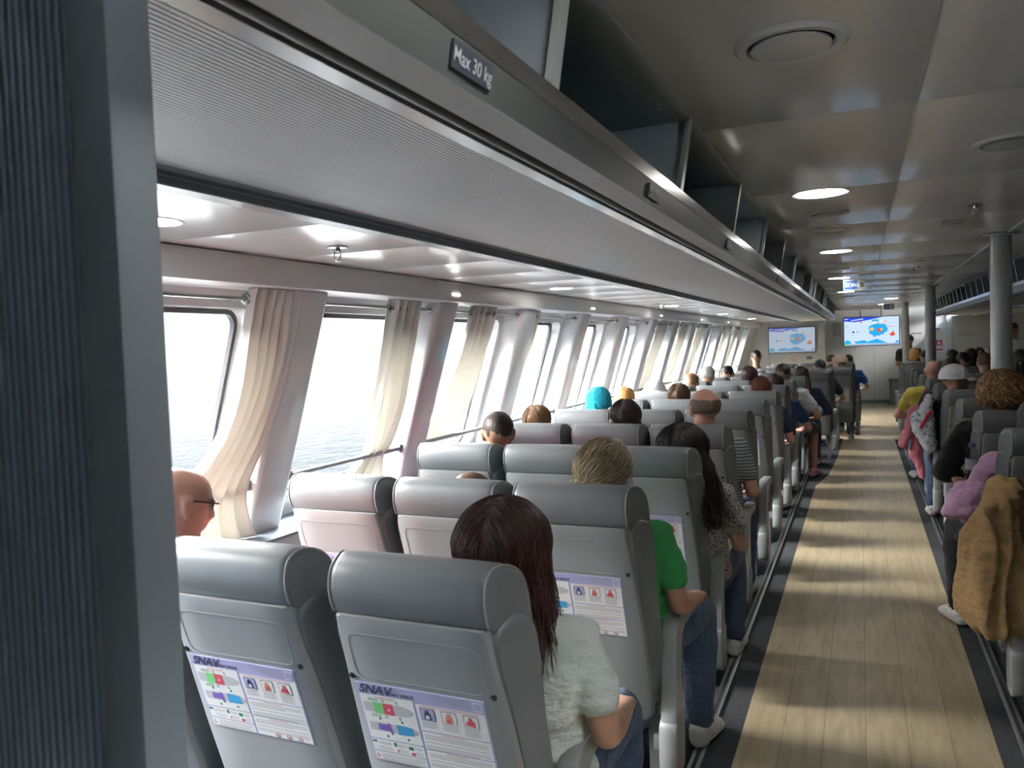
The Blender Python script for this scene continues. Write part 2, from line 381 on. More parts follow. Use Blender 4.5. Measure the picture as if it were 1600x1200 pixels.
# ---- luggage racks
def rack(mx, y0, y1, louver=None, divs=1.03, dy0=1.27, label=''):
    X = (lambda x: x) if mx is None else (lambda x: mx - x)
    def P(prof): return [(X(x), z) for x, z in prof]
    root = empty('luggage_rack', (X(-0.8), y0, 2.0)); inv = root.matrix_world
    bpy.context.view_layer.update(); off = Vector((-X(-0.8), -y0, -2.0))
    def B(m, n, label=None, smooth=35):
        for v in m.bm.verts: v.co += off
        o = m.build(n, root, smooth)
        if label: o['label'] = label
        return o
    m = MB(); y = y0
    while y < y1 - 0.01:       # ribbed soffit in 3.1 m lengths
        y2 = min(y + 3.1, y1); m.prism_y(P([(-0.607, 1.965), (-1.125, 1.965), (-1.125, 1.98), (-0.607, 1.98)]), y, y2 - 0.003, M_ribs); y += 3.1
    B(m, 'soffit', 'ribbed grey underside panel')
    m = MB()
    m.prism_y(P([(-1.125, 1.99), (-1.125, 1.963), (-1.15, 1.963), (-1.15, 1.953), (-1.155, 1.953), (-1.155, 1.99)]), y0, y1, M_white)
    m.prism_y(P([(-1.1495, 1.962), (-1.1495, 1.954), (-1.151, 1.954), (-1.151, 1.962)]), y0, y1, M_trimg)  # grey on the aisle-facing sides, here and next: their shade put into colour
    m.prism_y(P([(-1.155, 2.0), (-1.155, 1.940), (-1.205, 1.940), (-1.21, 1.948), (-1.21, 2.0)]), y0, y1, M_trimg)
    m.prism_y(P([(-1.158, 1.9405), (-1.158, 1.9375), (-1.204, 1.9375), (-1.204, 1.9405)]), y0, y1, M_white)
    m.prism_y(P([(-0.575, 1.985), (-0.575, 1.962), (-0.607, 1.962), (-0.607, 1.985)]), y0, y1, M_white)
    B(m, 'edge_trim')
    m = MB(); pr = [(X(-0.553 + 0.013 * math.cos(t)), 1.972 + 0.013 * math.sin(t)) for t in [2 * PI * k / 12 for k in range(12)]]
    m.prism_y(pr, y0, y1, M_fascia); m.prism_y(P([(-0.53, 1.985), (-0.53, 1.98), (-0.58, 1.98), (-0.58, 1.985)]), y0, y1, M_dark); B(m, 'edge_tube')
    m = MB(); y = y0
    while y < y1 - 0.01:
        y2 = min(y + 1.03, y1); m.prism_y(P([(-0.478, 1.966), (-0.538, 1.964), (-0.54, 1.968), (-0.54, 1.99), (-0.478, 1.99)]), y, y2 - 0.002, M_rackg); y += 1.03
    B(m, 'underside_strip')
    m = MB()
    m.prism_y(P([(-0.476, 1.965), (-0.4655, 2.022), (-0.475, 2.024), (-0.486, 1.968)]), y0, y1, M_fascia)
    B(m, 'fascia', 'dark metal fascia')
    m = MB(); m.prism_y(P([(-0.4645, 2.021), (-0.459, 2.0505), (-0.463, 2.054), (-0.49, 2.054), (-0.49, 2.048), (-0.468, 2.046), (-0.473, 2.021)]), y0, y1, M_chrome)
    B(m, 'front_rail', 'polished front rail')
    m = MB(); m.prism_y(P([(-0.48, 2.0), (-0.48, 2.01), (-1.13, 2.01), (-1.13, 2.0)]), y0, y1, M_rackd)
    m.prism_y(P([(-1.10, 2.0), (-1.10, 2.26), (-1.12, 2.26), (-1.12, 2.0)]), y0, y1, M_rackd)
    m.prism_y(P([(-0.427, 2.262), (-0.427, 2.248), (-0.45, 2.243), (-0.47, 2.246), (-1.12, 2.246), (-1.12, 2.262)]), y0, y1, M_rackd)
    y = dy0 + divs
    while y < y1 - 0.5:      # slots in the back panel
        for k in range(5):
            for q in range(2): m.prism_y(P([(-1.0985, 2.05 + 0.034 * k), (-1.0985, 2.062 + 0.034 * k), (-1.11, 2.062 + 0.034 * k), (-1.11, 2.05 + 0.034 * k)]), y + 0.12 + 0.42 * q, y + 0.46 + 0.42 * q, M_black)
        y += divs
    B(m, 'bin', 'dark open luggage bin with slotted back')
    y = dy0
    while y < y1 - 0.05:
        if not (louver and y < louver):
            m = MB(); pl = P([(-0.466, 2.03), (-0.432, 2.247), (-1.10, 2.247), (-1.10, 2.01), (-0.48, 2.01)])
            m.prism_y(pl, y, y + 0.006, M_rackd)
            m.prism_y(P([(-0.462, 2.05), (-0.429, 2.247), (-0.442, 2.247), (-0.476, 2.05)]), y - 0.018, y + 0.018, M_arm)
            B(m, 'divider')
        y += divs
    if louver:
        m = MB(); 
        for k in range(6):
            z = 2.06 + 0.031 * k; xx = -0.46 + 0.033 * (z - 2.05) / 0.2
            m.prism_y(P([(xx, z), (xx - 0.02, z + 0.012), (xx - 0.02, z + 0.02), (xx, z + 0.008)]), y0, louver, M_pole)
        m.prism_y(P([(-0.485, 2.05), (-0.452, 2.247), (-0.456, 2.247), (-0.489, 2.05)]), y0, louver, M_dark)
        B(m, 'louver_panel')
    if mx is None:
        for y in (0.966, 1.99, 3.22, 5.3, 7.4, 9.5):
            m = MB(); M = Matrix(((0, math.sin(0.18), 1, -0.468), (1, 0, 0, y), (0, math.cos(0.18), 0, 1.995), (0, 0, 0, 1)))
            m.box(-0.058, 0.058, -0.017, 0.017, -0.001, 0.002, M_label, 0, M)
            M2 = M @ Matrix.Translation((0, -0.009, 0.0032)); m.text('Max 30 kg', 0.027, M_text_w, M2, bold=0.0004, align='CENTER'); B(m, 'weight_label', 'dark label reading Max 30 kg', 0)
    tag(root, label, 'luggage rack')
    return root
rack(None, 0.573, 17.6, label='long overhead luggage rack with polished rail left of the aisle')
rack(0.82, 0.8, 17.6, louver=5.9, divs=0.515, dy0=6.2, label='overhead luggage rack with grey louvers right of the poles')

# ---- end walls, back, right
m = MB(); m.box(-0.62, 4.7, YF, YF + 0.1, 0, 2.3, M_wallf); m.box(-2.7, -0.62, YF, YF + 0.1, 0, 2.3, M_wallf)
m.box(0.905, 0.915, YF - 0.004, YF, 0, 2.25, M_trimg); m.box(0.30, 0.306, YF - 0.003, YF, 0.05, 2.0, M_trimg); m.box(-0.62, 0.9, YF - 0.012, YF, 0, 0.08, M_trimg, 0.003)
m.box(-0.60, -0.42, YF - 0.05, YF, 1.62, 1.98, M_pole, 0.01)
m.box(1.82, 1.94, YF - 0.06, YF, 0, 2.2, M_pole, 0.01); m.box(1.54, 1.80, YF - 0.002, YF, 0, 1.95, M_white); m.box(2.75, 2.79, YF - 0.02, YF, 0, 2.2, M_trimg); m.box(2.95, 2.98, YF - 0.02, YF, 0, 2.2, M_trimg)
struct(m.build('wall_front'), 'far grey laminate bulkhead')
m = MB(); m.box(-2.8, -0.83, YB, YB + 0.06, 0, 2.02, M_white); m.box(-0.83, -0.70, YB - 0.06, YB + 0.08, 0, 2.02, M_pole, 0.01)
m.box(-1.865, -1.855, YB - 0.004, YB, 0, 2.0, M_trimg)
struct(m.build('wall_left_bulkhead'), 'white bulkhead behind the left television')
m = MB(); m.box(4.7, 4.8, -1.2, YF, 0, 2.3, M_wallf); struct(m.build('wall_right'))
m = MB(); m.box(-2.8, 4.8, -1.3, -1.2, 0, 2.3, M_wallf); struct(m.build('wall_back'))
# partition beside the viewer
root = empty('partition_screen', (-1.464, 0.55, 0))
m = MB(); m.box(-1.3, 0.795, -0.02, 0.02, 0.0, 2.24, M_ribw); kid(root, m.build('panel', root)) 
m = MB(); m.box(0.793, 0.845, -0.026, 0.026, 0.0, 2.24, M_trimg, 0.006); kid(root, m.build('edge_trim', root))
tag(root, 'dark ribbed partition with grey edge trim beside the nearest seats', 'partition')

# ---- poles
for i, (x, y) in enumerate(((0.842, 6.02), (0.843, 11.72), (0.80, 17.0))):
    root = empty('support_pole', (x, y, 0)); m = MB(); m.cyl((0, 0), 0.062, 0, 2.243, M_pole, 40); kid(root, m.build('pole', root))
    m = MB(); m.lathe((0, 0, 2.236), [(0.066, 0.0), (0.105, 0.003), (0.105, 0.009), (0.066, 0.0095)], M_pole, 40); kid(root, m.build('ceiling_collar', root))
    tag(root, ('thick round grey pole nearest on the right', 'middle round grey pole of the right-hand line', 'farthest grey pole beside the hanging television')[i], 'pole')

# ---- ceiling fittings
def downlight(x, y, z, r, label, grp):
    root = empty('ceiling_downlight', (x, y, z))
    m = MB(); m.lathe((0, 0, 0), [(r, 0.003), (r + 0.012, -0.003), (r + 0.018, 0.0), (r + 0.018, 0.003)], M_pole, 40, cap=False); m.build('trim_ring', root)
    m = MB(); m.cyl((0, 0), r, -0.002, 0.002, M_emit, 40); m.build('diffuser', root)
    tag(root, label, 'ceiling light', grp)
ords = ['nearest', 'second', 'third', 'fourth', 'fifth', 'sixth', 'seventh', 'eighth', 'ninth', 'tenth', 'eleventh', 'twelfth', 'thirteenth', 'fourteenth', 'fifteenth']
for i, (x, y) in enumerate(((-0.152, 0.92), (-0.152, 3.77), (-0.156, 6.38), (-0.20, 9.3), (-0.18, 12.2), (0.50, 15.2), (0.45, 17.9))):
    downlight(x, y, 2.25, 0.105, 'lit round ceiling light over the aisle, %s from the viewer' % ords[i], 'round lights over the aisle')
for i, y in enumerate((1.62, 4.95, 8.3, 11.65, 15.0)):
    downlight(-1.80 + 0.02 * (y < 3), y, 2.0, 0.07, 'small lit ceiling light over the window seats, %s one' % ords[i], 'small lights over the window seats')
def vent(x, y, r, kind, label):
    root = empty('air_vent', (x, y, 2.25)); m = MB()
    m.lathe((0, 0, 0), [(r, 0.002), (r, -0.003), (r * 0.93, -0.009), (r * 0.78, -0.008), (r * 0.74, 0.012), (r * 0.74, 0.03)], M_ceil, 48, cap=False); m.build('outer_ring', root)
    m = MB(); m.cyl((0, 0), r * 0.75, 0.0, 0.0015, M_dark, 48); m.build('duct', root)
    m = MB(); dz = -0.014 if kind else -0.009
    m.lathe((0, 0, dz), [(0.001, 0), (r * 0.6, 0.001), (r * 0.70, 0.003), (r * 0.69, 0.008), (0.001, 0.008)], M_ceil if kind != 2 else M_pole, 48)
    m.tube([(0, 0, dz + 0.004), (0, 0, 0.002)], r * 0.08, M_shell_d); m.build('centre_disc', root)
    tag(root, label, 'air vent')
vent(-0.128, 1.83, 0.118, 1, 'large round ceiling air vent nearest the viewer')
vent(-0.146, 4.40, 0.105, 2, 'round open air vent just beyond the nearest aisle light')
vent(-0.155, 5.08, 0.10, 0, 'flat closed round air vent before the second aisle light')
vent(-0.185, 8.0, 0.11, 0, 'round air vent beyond the second aisle light')
vent(-0.16, 13.6, 0.11, 2, 'distant round air vent near the hanging television')
vent(0.475, 3.13, 0.125, 2, 'pale round air vent at the right edge of the picture')
vent(0.43, 7.72, 0.09, 0, 'flat round ceiling disc between the two nearer poles')
def sprinkler(x, y, z, label):
    root = empty('fire_sprinkler', (x, y, z)); m = MB(); m.lathe((0, 0, -0.005), [(0.001, 0.004), (0.034, 0.004), (0.036, 0.0), (0.012, -0.002), (0.010, -0.012), (0.001, -0.012)], M_steel, 24); m.build('escutcheon', root)
    m = MB(); a = smooth_curve([(-0.008, 0, -0.012), (-0.014, 0, -0.025), (-0.010, 0, -0.042), (0, 0, -0.05)], 4, False)
    m.tube(a, 0.0022, M_steel, 6); m.tube([(-p[0], p[1], p[2]) for p in a], 0.0022, M_steel, 6); m.build('frame', root)
    m = MB(); m.lathe((0, 0, -0.052), [(0.001, 0), (0.013, 0), (0.013, 0.0015), (0.001, 0.0015)], M_steel, 12); m.build('deflector', root)
    tag(root, label, 'sprinkler')
for i, y in enumerate((2.36, 7.62, 12.9)): sprinkler(-1.70 - 0.09 * (i > 0), y, 2.0, 'small metal fire sprinkler under the window-side ceiling, %s one' % ords[i])
for i, (x, y) in enumerate(((0.53, 4.57), (0.50, 8.4))): sprinkler(x, y, 2.25, 'small ceiling sprinkler right of the aisle seam, %s one' % ords[i])
root = empty('smoke_detector', (0.485, 5.14, 2.25)); m = MB(); m.box(-0.055, 0.055, -0.04, 0.04, -0.014, 0, M_white, 0.006); m.build('base', root); m = MB(); m.box(-0.03, 0.03, -0.02, 0.02, -0.02, -0.013, M_pole, 0.003); m.build('cover', root)
tag(root, 'small white rectangular box on the ceiling near the pole', 'ceiling sensor')
for i, y in enumerate((3.93, 6.4, 8.9, 11.4, 13.9)):
    m = MB(); m.box(0, 0.004, -0.045, 0.045, -0.005, 0.005, emit('strip_glow', (1, 0.98, 0.92), 5.0), 0.001)
    o = m.build('marker_light'); o.location = (-2.049, y, 1.925); tag(o, 'thin lit marker strip on the grey beam above the windows, %s one' % ords[i], 'marker light', 'marker strips on the window beam')

# ---- curtain rods, rails, curtains
for j in range(0, 13):
    a, b = bay(j), bay(j + 1) - 0.24; xr = xf(1.845) - 0.06; nm = ords[j]
    root = empty('curtain_rod', (xr, a, 1.845)); m = MB(); m.tube([(0, 0.0, 0), (0, b - a, 0)], 0.008, M_steel, 12); m.build('rod', root)
    for y in (0.0, b - a - 0.01):
        m = MB(); m.tube([(0, y, 0), (0, y + 0.01, 0)], 0.02, M_steel, 16); m.build('flange', root)
    tag(root, 'thin steel curtain rod across the %s window' % nm, 'curtain rod', 'curtain rods')
    xr = xf(1.075) - 0.035
    root = empty('guard_rail', (xr, a, 1.075)); m = MB(); m.tube([(0, 0.03, 0), (0, b - a - 0.03, 0)], 0.013, M_arm, 12); m.build('bar', root)
    for y in (0.0, b - a - 0.03):
        m = MB(); m.box(-0.02, 0.012, y, y + 0.03, -0.022, 0.022, M_arm, 0.004); m.build('bracket', root)
    tag(root, 'grey horizontal guard bar low across the %s window' % nm, 'guard rail', 'window guard bars')

def curtain(prof, folds, label, seed, amp=0.022):
    """prof: list of (z, y0, y1, d) from the rod down; d = depth outboard of the pillar front"""
    random.seed(seed); rings = []; N = folds * 10
    ph = random.uniform(0, 6); zs = []
    pr = [Vector((p[0], p[1], p[2], p[3])) for p in prof]
    def ev(t):
        k = min(int(t), len(pr) - 2); f = t - k; p0, p1, p2, p3 = pr[max(k - 1, 0)], pr[k], pr[k + 1], pr[min(k + 2, len(pr) - 1)]
        return 0.5 * ((2 * p1) + (p2 - p0) * f + (2 * p0 - 5 * p1 + 4 * p2 - p3) * f * f + (3 * p1 - p0 - 3 * p2 + p3) * f ** 3)
    m = MB(); T = 40
    for it in range(T + 1):
        t = it / T * (len(pr) - 1); z, y0, y1, d = ev(t); ring = []
        for i in range(N + 1):
            u = i / N; a = amp * (0.8 + 0.35 * noise.noise((u * 5, z * 2, seed)))
            sh = 0.5 * noise.noise((z * 1.6, u * 2, seed + 4))
            g = u + 0.03 * math.sin(2 * PI * folds * u * 1.0 + 1) + 0.03 * noise.noise((u * 4, z * 1.5, seed))
            y = y0 + (y1 - y0) * g
            x = xf(z) - d + a * math.sin(2 * PI * folds * (u + 0.05 * sh) + ph) + 0.008 * noise.noise((u * 9, z * 5, seed))
            ring.append((x, y, z + 0.006 * noise.noise((u * 7, 0, seed)) * (it == T)))
        rings.append(ring)
    m.loft(rings, M_curt, cap=False, closed=False)
    root = empty('curtain', (xf(1.845) - 0.06, (prof[0][1] + prof[0][2]) / 2, 1.845)); off = -root.location
    for v in m.bm.verts: v.co += off
    bmesh.ops.recalc_face_normals(m.bm, faces=m.bm.faces[:])
    o = m.build('fabric', root, smooth=180); md = o.modifiers.new('t', 'SOLIDIFY'); md.thickness = 0.003
    for k in range(folds + 1):
        y = prof[0][1] + (prof[0][2] - prof[0][1]) * (k + 0.3) / (folds + 0.6)
        m = MB(); q = Vector((0, y, 1.845)) + Vector((0, off.y, off.z))
        rr = [[(q.x + (0.018 + 0.005 * math.cos(s2)) * math.cos(t2) * 0.9, q.y + 0.005 * math.sin(s2) + (0.018) * math.cos(t2) * 0.45, q.z + (0.018 + 0.005 * math.cos(s2)) * math.sin(t2)) for s2 in [2 * PI * b / 6 for b in range(6)]] for t2 in [2 * PI * c / 16 for c in range(17)]]
        m.loft(rr, M_steel, cap=False); m.build('eyelet', root)
    tag(root, label, 'curtain', 'cream curtains')
def gen(j, at, wt=0.26, sweep=0.3, tied=True):
    """at: fraction of the window where the curtain's forward edge hangs"""
    a, b = bay(j), bay(j + 1) - 0.24; y1 = a + (b - a) * at; y0 = y1 - wt
    return [(1.885, y0, y1, 0.06), (1.80, y0 - 0.005, y1, 0.06), (1.5, y0 - 0.03, y1 - 0.02, 0.07), (1.28, y0 - sweep * 0.35, y1 - sweep * 0.15, 0.08),
            (1.08, y0 - sweep * 0.85, y1 - sweep * 0.5, 0.075), (0.97, y0 - sweep * 1.0, y1 - sweep * 0.45, 0.07), (0.85, y0 - sweep * 1.05, y1 - sweep * 0.3, 0.05)]
curtain([(1.885, 2.40, 2.66, 0.035), (1.80, 2.40, 2.66, 0.035), (1.5, 2.41, 2.66, 0.03), (1.28, 2.36, 2.62, 0.03), (1.08, 2.20, 2.56, 0.03), (0.97, 2.16, 2.58, 0.02), (0.85, 2.14, 2.64, 0.0)], 5, 'cream curtain bunched beside the dark partition, nearest the viewer', 3, 0.042)
curtain([(1.885, 3.42, 3.72, 0.05), (1.80, 3.42, 3.73, 0.05), (1.5, 3.43, 3.76, 0.04), (1.3, 3.46, 3.77, 0.04), (1.12, 3.50, 3.72, 0.05), (1.07, 3.46, 3.66, 0.05), (0.98, 3.32, 3.66, 0.03), (0.91, 3.28, 3.68, 0.02)], 4, 'cream curtain tucked over the guard bar at the second window', 5, 0.03)
curtain(gen(2, 0.62, 0.34, 0.34), 4, 'cream curtain swept aside at the third window', 8)
curtain(gen(3, 0.16, 0.14, 0.0), 2, 'narrow cream curtain behind the third pillar', 9)
curtain(gen(4, 0.12, 0.10, 0.0), 2, 'narrow cream curtain behind the fourth pillar', 10)
for j, at in ((6, 0.75), (7, 0.8), (8, 0.9), (10, 0.8), (11, 0.9)):
    curtain(gen(j, at, 0.42, 0.36), 5, 'cream curtain gathered at the %s window' % ords[j], 11 + j)

# ---- sea outside
m = MB(); m.poly([(-190, -150, -2.5), (-2.75, -150, -2.5), (-2.75, 190, -2.5), (-190, 190, -2.5)], M_sea)
tag(m.build('sea', smooth=0), 'bright choppy sea seen through the windows', 'sea', kind='stuff')

# ================================================================== SEATS
# local frame: origin on the floor under the top rear edge of the backrest, seat faces +Y
def yb(z): return max(0.0, (1.04 - z) * 0.33)
C_card_w = mat('card_white', (0.62, 0.62, 0.60), 0.35); C_lav = mat('card_lavender', (0.34, 0.33, 0.52), 0.4)
C_navy = mat('card_navy', (0.05, 0.05, 0.10), 0.4); C_green = mat('card_green', (0.16, 0.50, 0.18), 0.4)
C_red = mat('card_red', (0.50, 0.08, 0.11), 0.4); C_grey = mat('card_grey', (0.40, 0.40, 0.41), 0.4)
C_purp = mat('card_purple', (0.17, 0.10, 0.38), 0.4); C_blue = mat('card_blue', (0.05, 0.28, 0.50), 0.4)
C_txt = mat('card_text_grey', (0.30, 0.30, 0.31), 0.5); C_pink = mat('card_pink_text', (0.55, 0.25, 0.28), 0.5)
C_orange = mat('card_orange', (0.55, 0.20, 0.12), 0.45); C_dkgreen = mat('card_dark_green', (0.03, 0.22, 0.13), 0.45)
def make_card():
    m = MB(); W, Hh = 0.328, 0.228; zc = 0.762
    n = Vector((0, -1, -0.33)).normalized(); v = Vector((0, -0.33, 1)).normalized()
    org = Vector((0, yb(zc) - 0.0155, zc))
    def P(u, t, l): return org + Vector((1, 0, 0)) * (u * W - W / 2 - 0.012) + v * (t * Hh - Hh / 2) + n * (0.0004 * l)
    def R(u0, u1, t0, t1, mm, l=2): m.poly([P(u0, t0, l), P(u1, t0, l), P(u1, t1, l), P(u0, t1, l)], mm)
    def G(pts, mm, l): m.poly([P(u, t, l) for u, t in pts], mm)
    m.loft([[P(0, 0, l), P(1, 0, l), P(1, 1, l), P(0, 1, l)] for l in (-3, 1)], C_lav)
    R(0.015, 0.445, 0.01, 0.12, C_card_w, 2); R(0.015, 0.445, 0.135, 0.285, C_card_w, 2); R(0.015, 0.445, 0.30, 0.865, C_card_w, 2)
    R(0.465, 0.99, 0.01, 0.265, C_card_w, 2); R(0.465, 0.99, 0.28, 0.50, C_card_w, 2); R(0.465, 0.99, 0.515, 0.845, C_card_w, 2)
    M = Matrix(((1, v.x, n.x, 0), (0, v.y, n.y, 0), (0, v.z, n.z, 0), (0, 0, 0, 1)))
    def T(txt, u, t, size, mm, sh=0, bold=0, al='LEFT'): m.text(txt, size, mm, Matrix.Translation(P(u, t, 4)) @ M, sh, bold, al)
    T('SNAV', 0.02, 0.885, 0.034, C_navy, 0.35, 0.0011); T('SNAV SIRIUS', 0.25, 0.89, 0.0125, C_navy, 0.2, 0.0003)
    for k in range(4): R(0.58 + 0.03 * k, 0.90, 0.965 - 0.025 * k, 0.972 - 0.025 * k, C_txt, 3)
    # a plain square frame stands where the code panel is
    R(0.915, 0.985, 0.87, 0.975, C_card_w, 3); R(0.92, 0.98, 0.88, 0.967, C_lav, 4)
    def ell(cu, ct, a, b, l, mm, a0=0, a1=2 * PI, n2=16): G([(cu + a * math.cos(a0 + (a1 - a0) * k / n2), ct + b * math.sin(a0 + (a1 - a0) * k / n2)) for k in range(n2 if a1 - a0 > 6 else n2 + 1)], mm, l)
    R(0.14, 0.30, 0.83, 0.842, C_pink, 3)
    ell(0.29, 0.705, 0.145, 0.07, 3, C_grey, -PI / 2, PI / 2); R(0.03, 0.29, 0.645, 0.765, C_grey, 3)
    R(0.11, 0.19, 0.635, 0.775, C_green, 4); R(0.19, 0.275, 0.635, 0.775, C_red, 4); G([(0.222, 0.69), (0.245, 0.69), (0.233, 0.72)], C_card_w, 5)
    ell(0.31, 0.46, 0.13, 0.065, 3, C_grey, -PI / 2, PI / 2); R(0.04, 0.31, 0.405, 0.515, C_grey, 3)
    G([(0.11, 0.42), (0.20, 0.42), (0.205, 0.38), (0.225, 0.38), (0.215, 0.52), (0.19, 0.52), (0.19, 0.5), (0.11, 0.5)], C_purp, 4); G([(0.265, 0.395), (0.395, 0.41), (0.395, 0.51), (0.265, 0.525)], C_blue, 4)
    for u in (0.08, 0.105, 0.135, 0.19, 0.30):
        for t in (0.60, 0.80): R(u, u + 0.016, t - 0.012, t + 0.018, C_dkgreen, 3); R(u + 0.004, u + 0.012, t - 0.004, t + 0.01, C_card_w, 4)
    for u, t in ((0.13, 0.565), (0.31, 0.56), (0.16, 0.345), (0.33, 0.345)): R(u, u + 0.018, t - 0.012, t + 0.018, C_dkgreen, 3)
    R(0.02, 0.06, 0.24, 0.27, C_dkgreen, 3); R(0.20, 0.225, 0.225, 0.275, C_dkgreen, 3); R(0.32, 0.36, 0.215, 0.26, C_dkgreen, 3); ell(0.35, 0.165, 0.02, 0.02, 3, C_red, n2=10); R(0.22, 0.23, 0.15, 0.19, C_red, 3)
    for t in (0.255, 0.235, 0.19, 0.165): R(0.07, 0.18, t - 0.004, t + 0.003, C_txt, 3); R(0.235, 0.31, t - 0.004, t + 0.003, C_txt, 3); R(0.37, 0.43, t - 0.004, t + 0.003, C_txt, 3)
    G([(0.022, 0.04), (0.055, 0.04), (0.038, 0.10)], C_red, 3); G([(0.030, 0.048), (0.047, 0.048), (0.038, 0.08)], C_card_w, 4)
    for t in (0.095, 0.07, 0.045, 0.025): R(0.075, 0.43 - 0.05 * (t == 0.045), t - 0.004, t + 0.004, C_txt, 3)
    R(0.50, 0.94, 0.822, 0.832, C_pink, 3)
    for k, (mm, m2) in enumerate(((C_blue, C_navy), (C_card_w, C_orange), (C_card_w, C_red))):
        u = 0.49 + 0.165 * k
        G([(a, b) for a, b in rrect(u, u + 0.115, 0.65, 0.805, 0.012, 3)], C_navy, 3); G([(a, b) for a, b in rrect(u + 0.005, u + 0.11, 0.657, 0.798, 0.01, 3)], mm if k else C_lav, 4)
        ell(u + 0.055, 0.765, 0.016, 0.022, 6, m2, n2=10)
        G([(u + 0.025, 0.668), (u + 0.085, 0.668), (u + 0.078, 0.745), (u + 0.055, 0.757), (u + 0.033, 0.745)] if k != 2 else [(u + 0.012, 0.685), (u + 0.09, 0.668), (u + 0.082, 0.735), (u + 0.055, 0.757), (u + 0.025, 0.73)], m2 if k else C_navy, 5)
        G([(u + 0.038, 0.68), (u + 0.07, 0.68), (u + 0.066, 0.72), (u + 0.042, 0.72)], C_card_w if k == 0 else C_red, 6)
        for t in (0.63, 0.612, 0.59, 0.57, 0.548)[:5 if k == 2 else 4]: R(u - 0.005, u + 0.10 + 0.02 * random.random(), t - 0.005, t + 0.003, C_txt, 3)
    for base, cnt in ((0.485, 9), (0.25, 8)):
        R(0.62, 0.80, base - 0.004, base + 0.006, C_pink, 3)
        for k in range(cnt):
            t = base - 0.022 * (k + 1)
            if k in (3, 5) : continue
            R(0.48, 0.97 - 0.22 * random.random() * (k % 3 == 2), t - 0.005, t + 0.003, C_txt, 3)
    for u in (0.66, 0.77, 0.88):
        ell(u, 0.042, 0.024, 0.032, 3, C_red, n2=14); ell(u, 0.042, 0.018, 0.024, 4, C_card_w, n2=14); G([(u - 0.016, 0.052), (u - 0.012, 0.058), (u + 0.016, 0.032), (u + 0.012, 0.026)], C_red, 5); ell(u, 0.042, 0.008, 0.012, 6, C_navy, n2=8)
    return m
def extr(prof, stations, mm, m):
    """prof closed (y,z); stations (x, shrink, cy, cz)"""
    m.loft([[(x, cy + (y - cy) * s, cz + (z - cz) * s) for y, z in prof] for x, s, cy, cz in stations], mm)
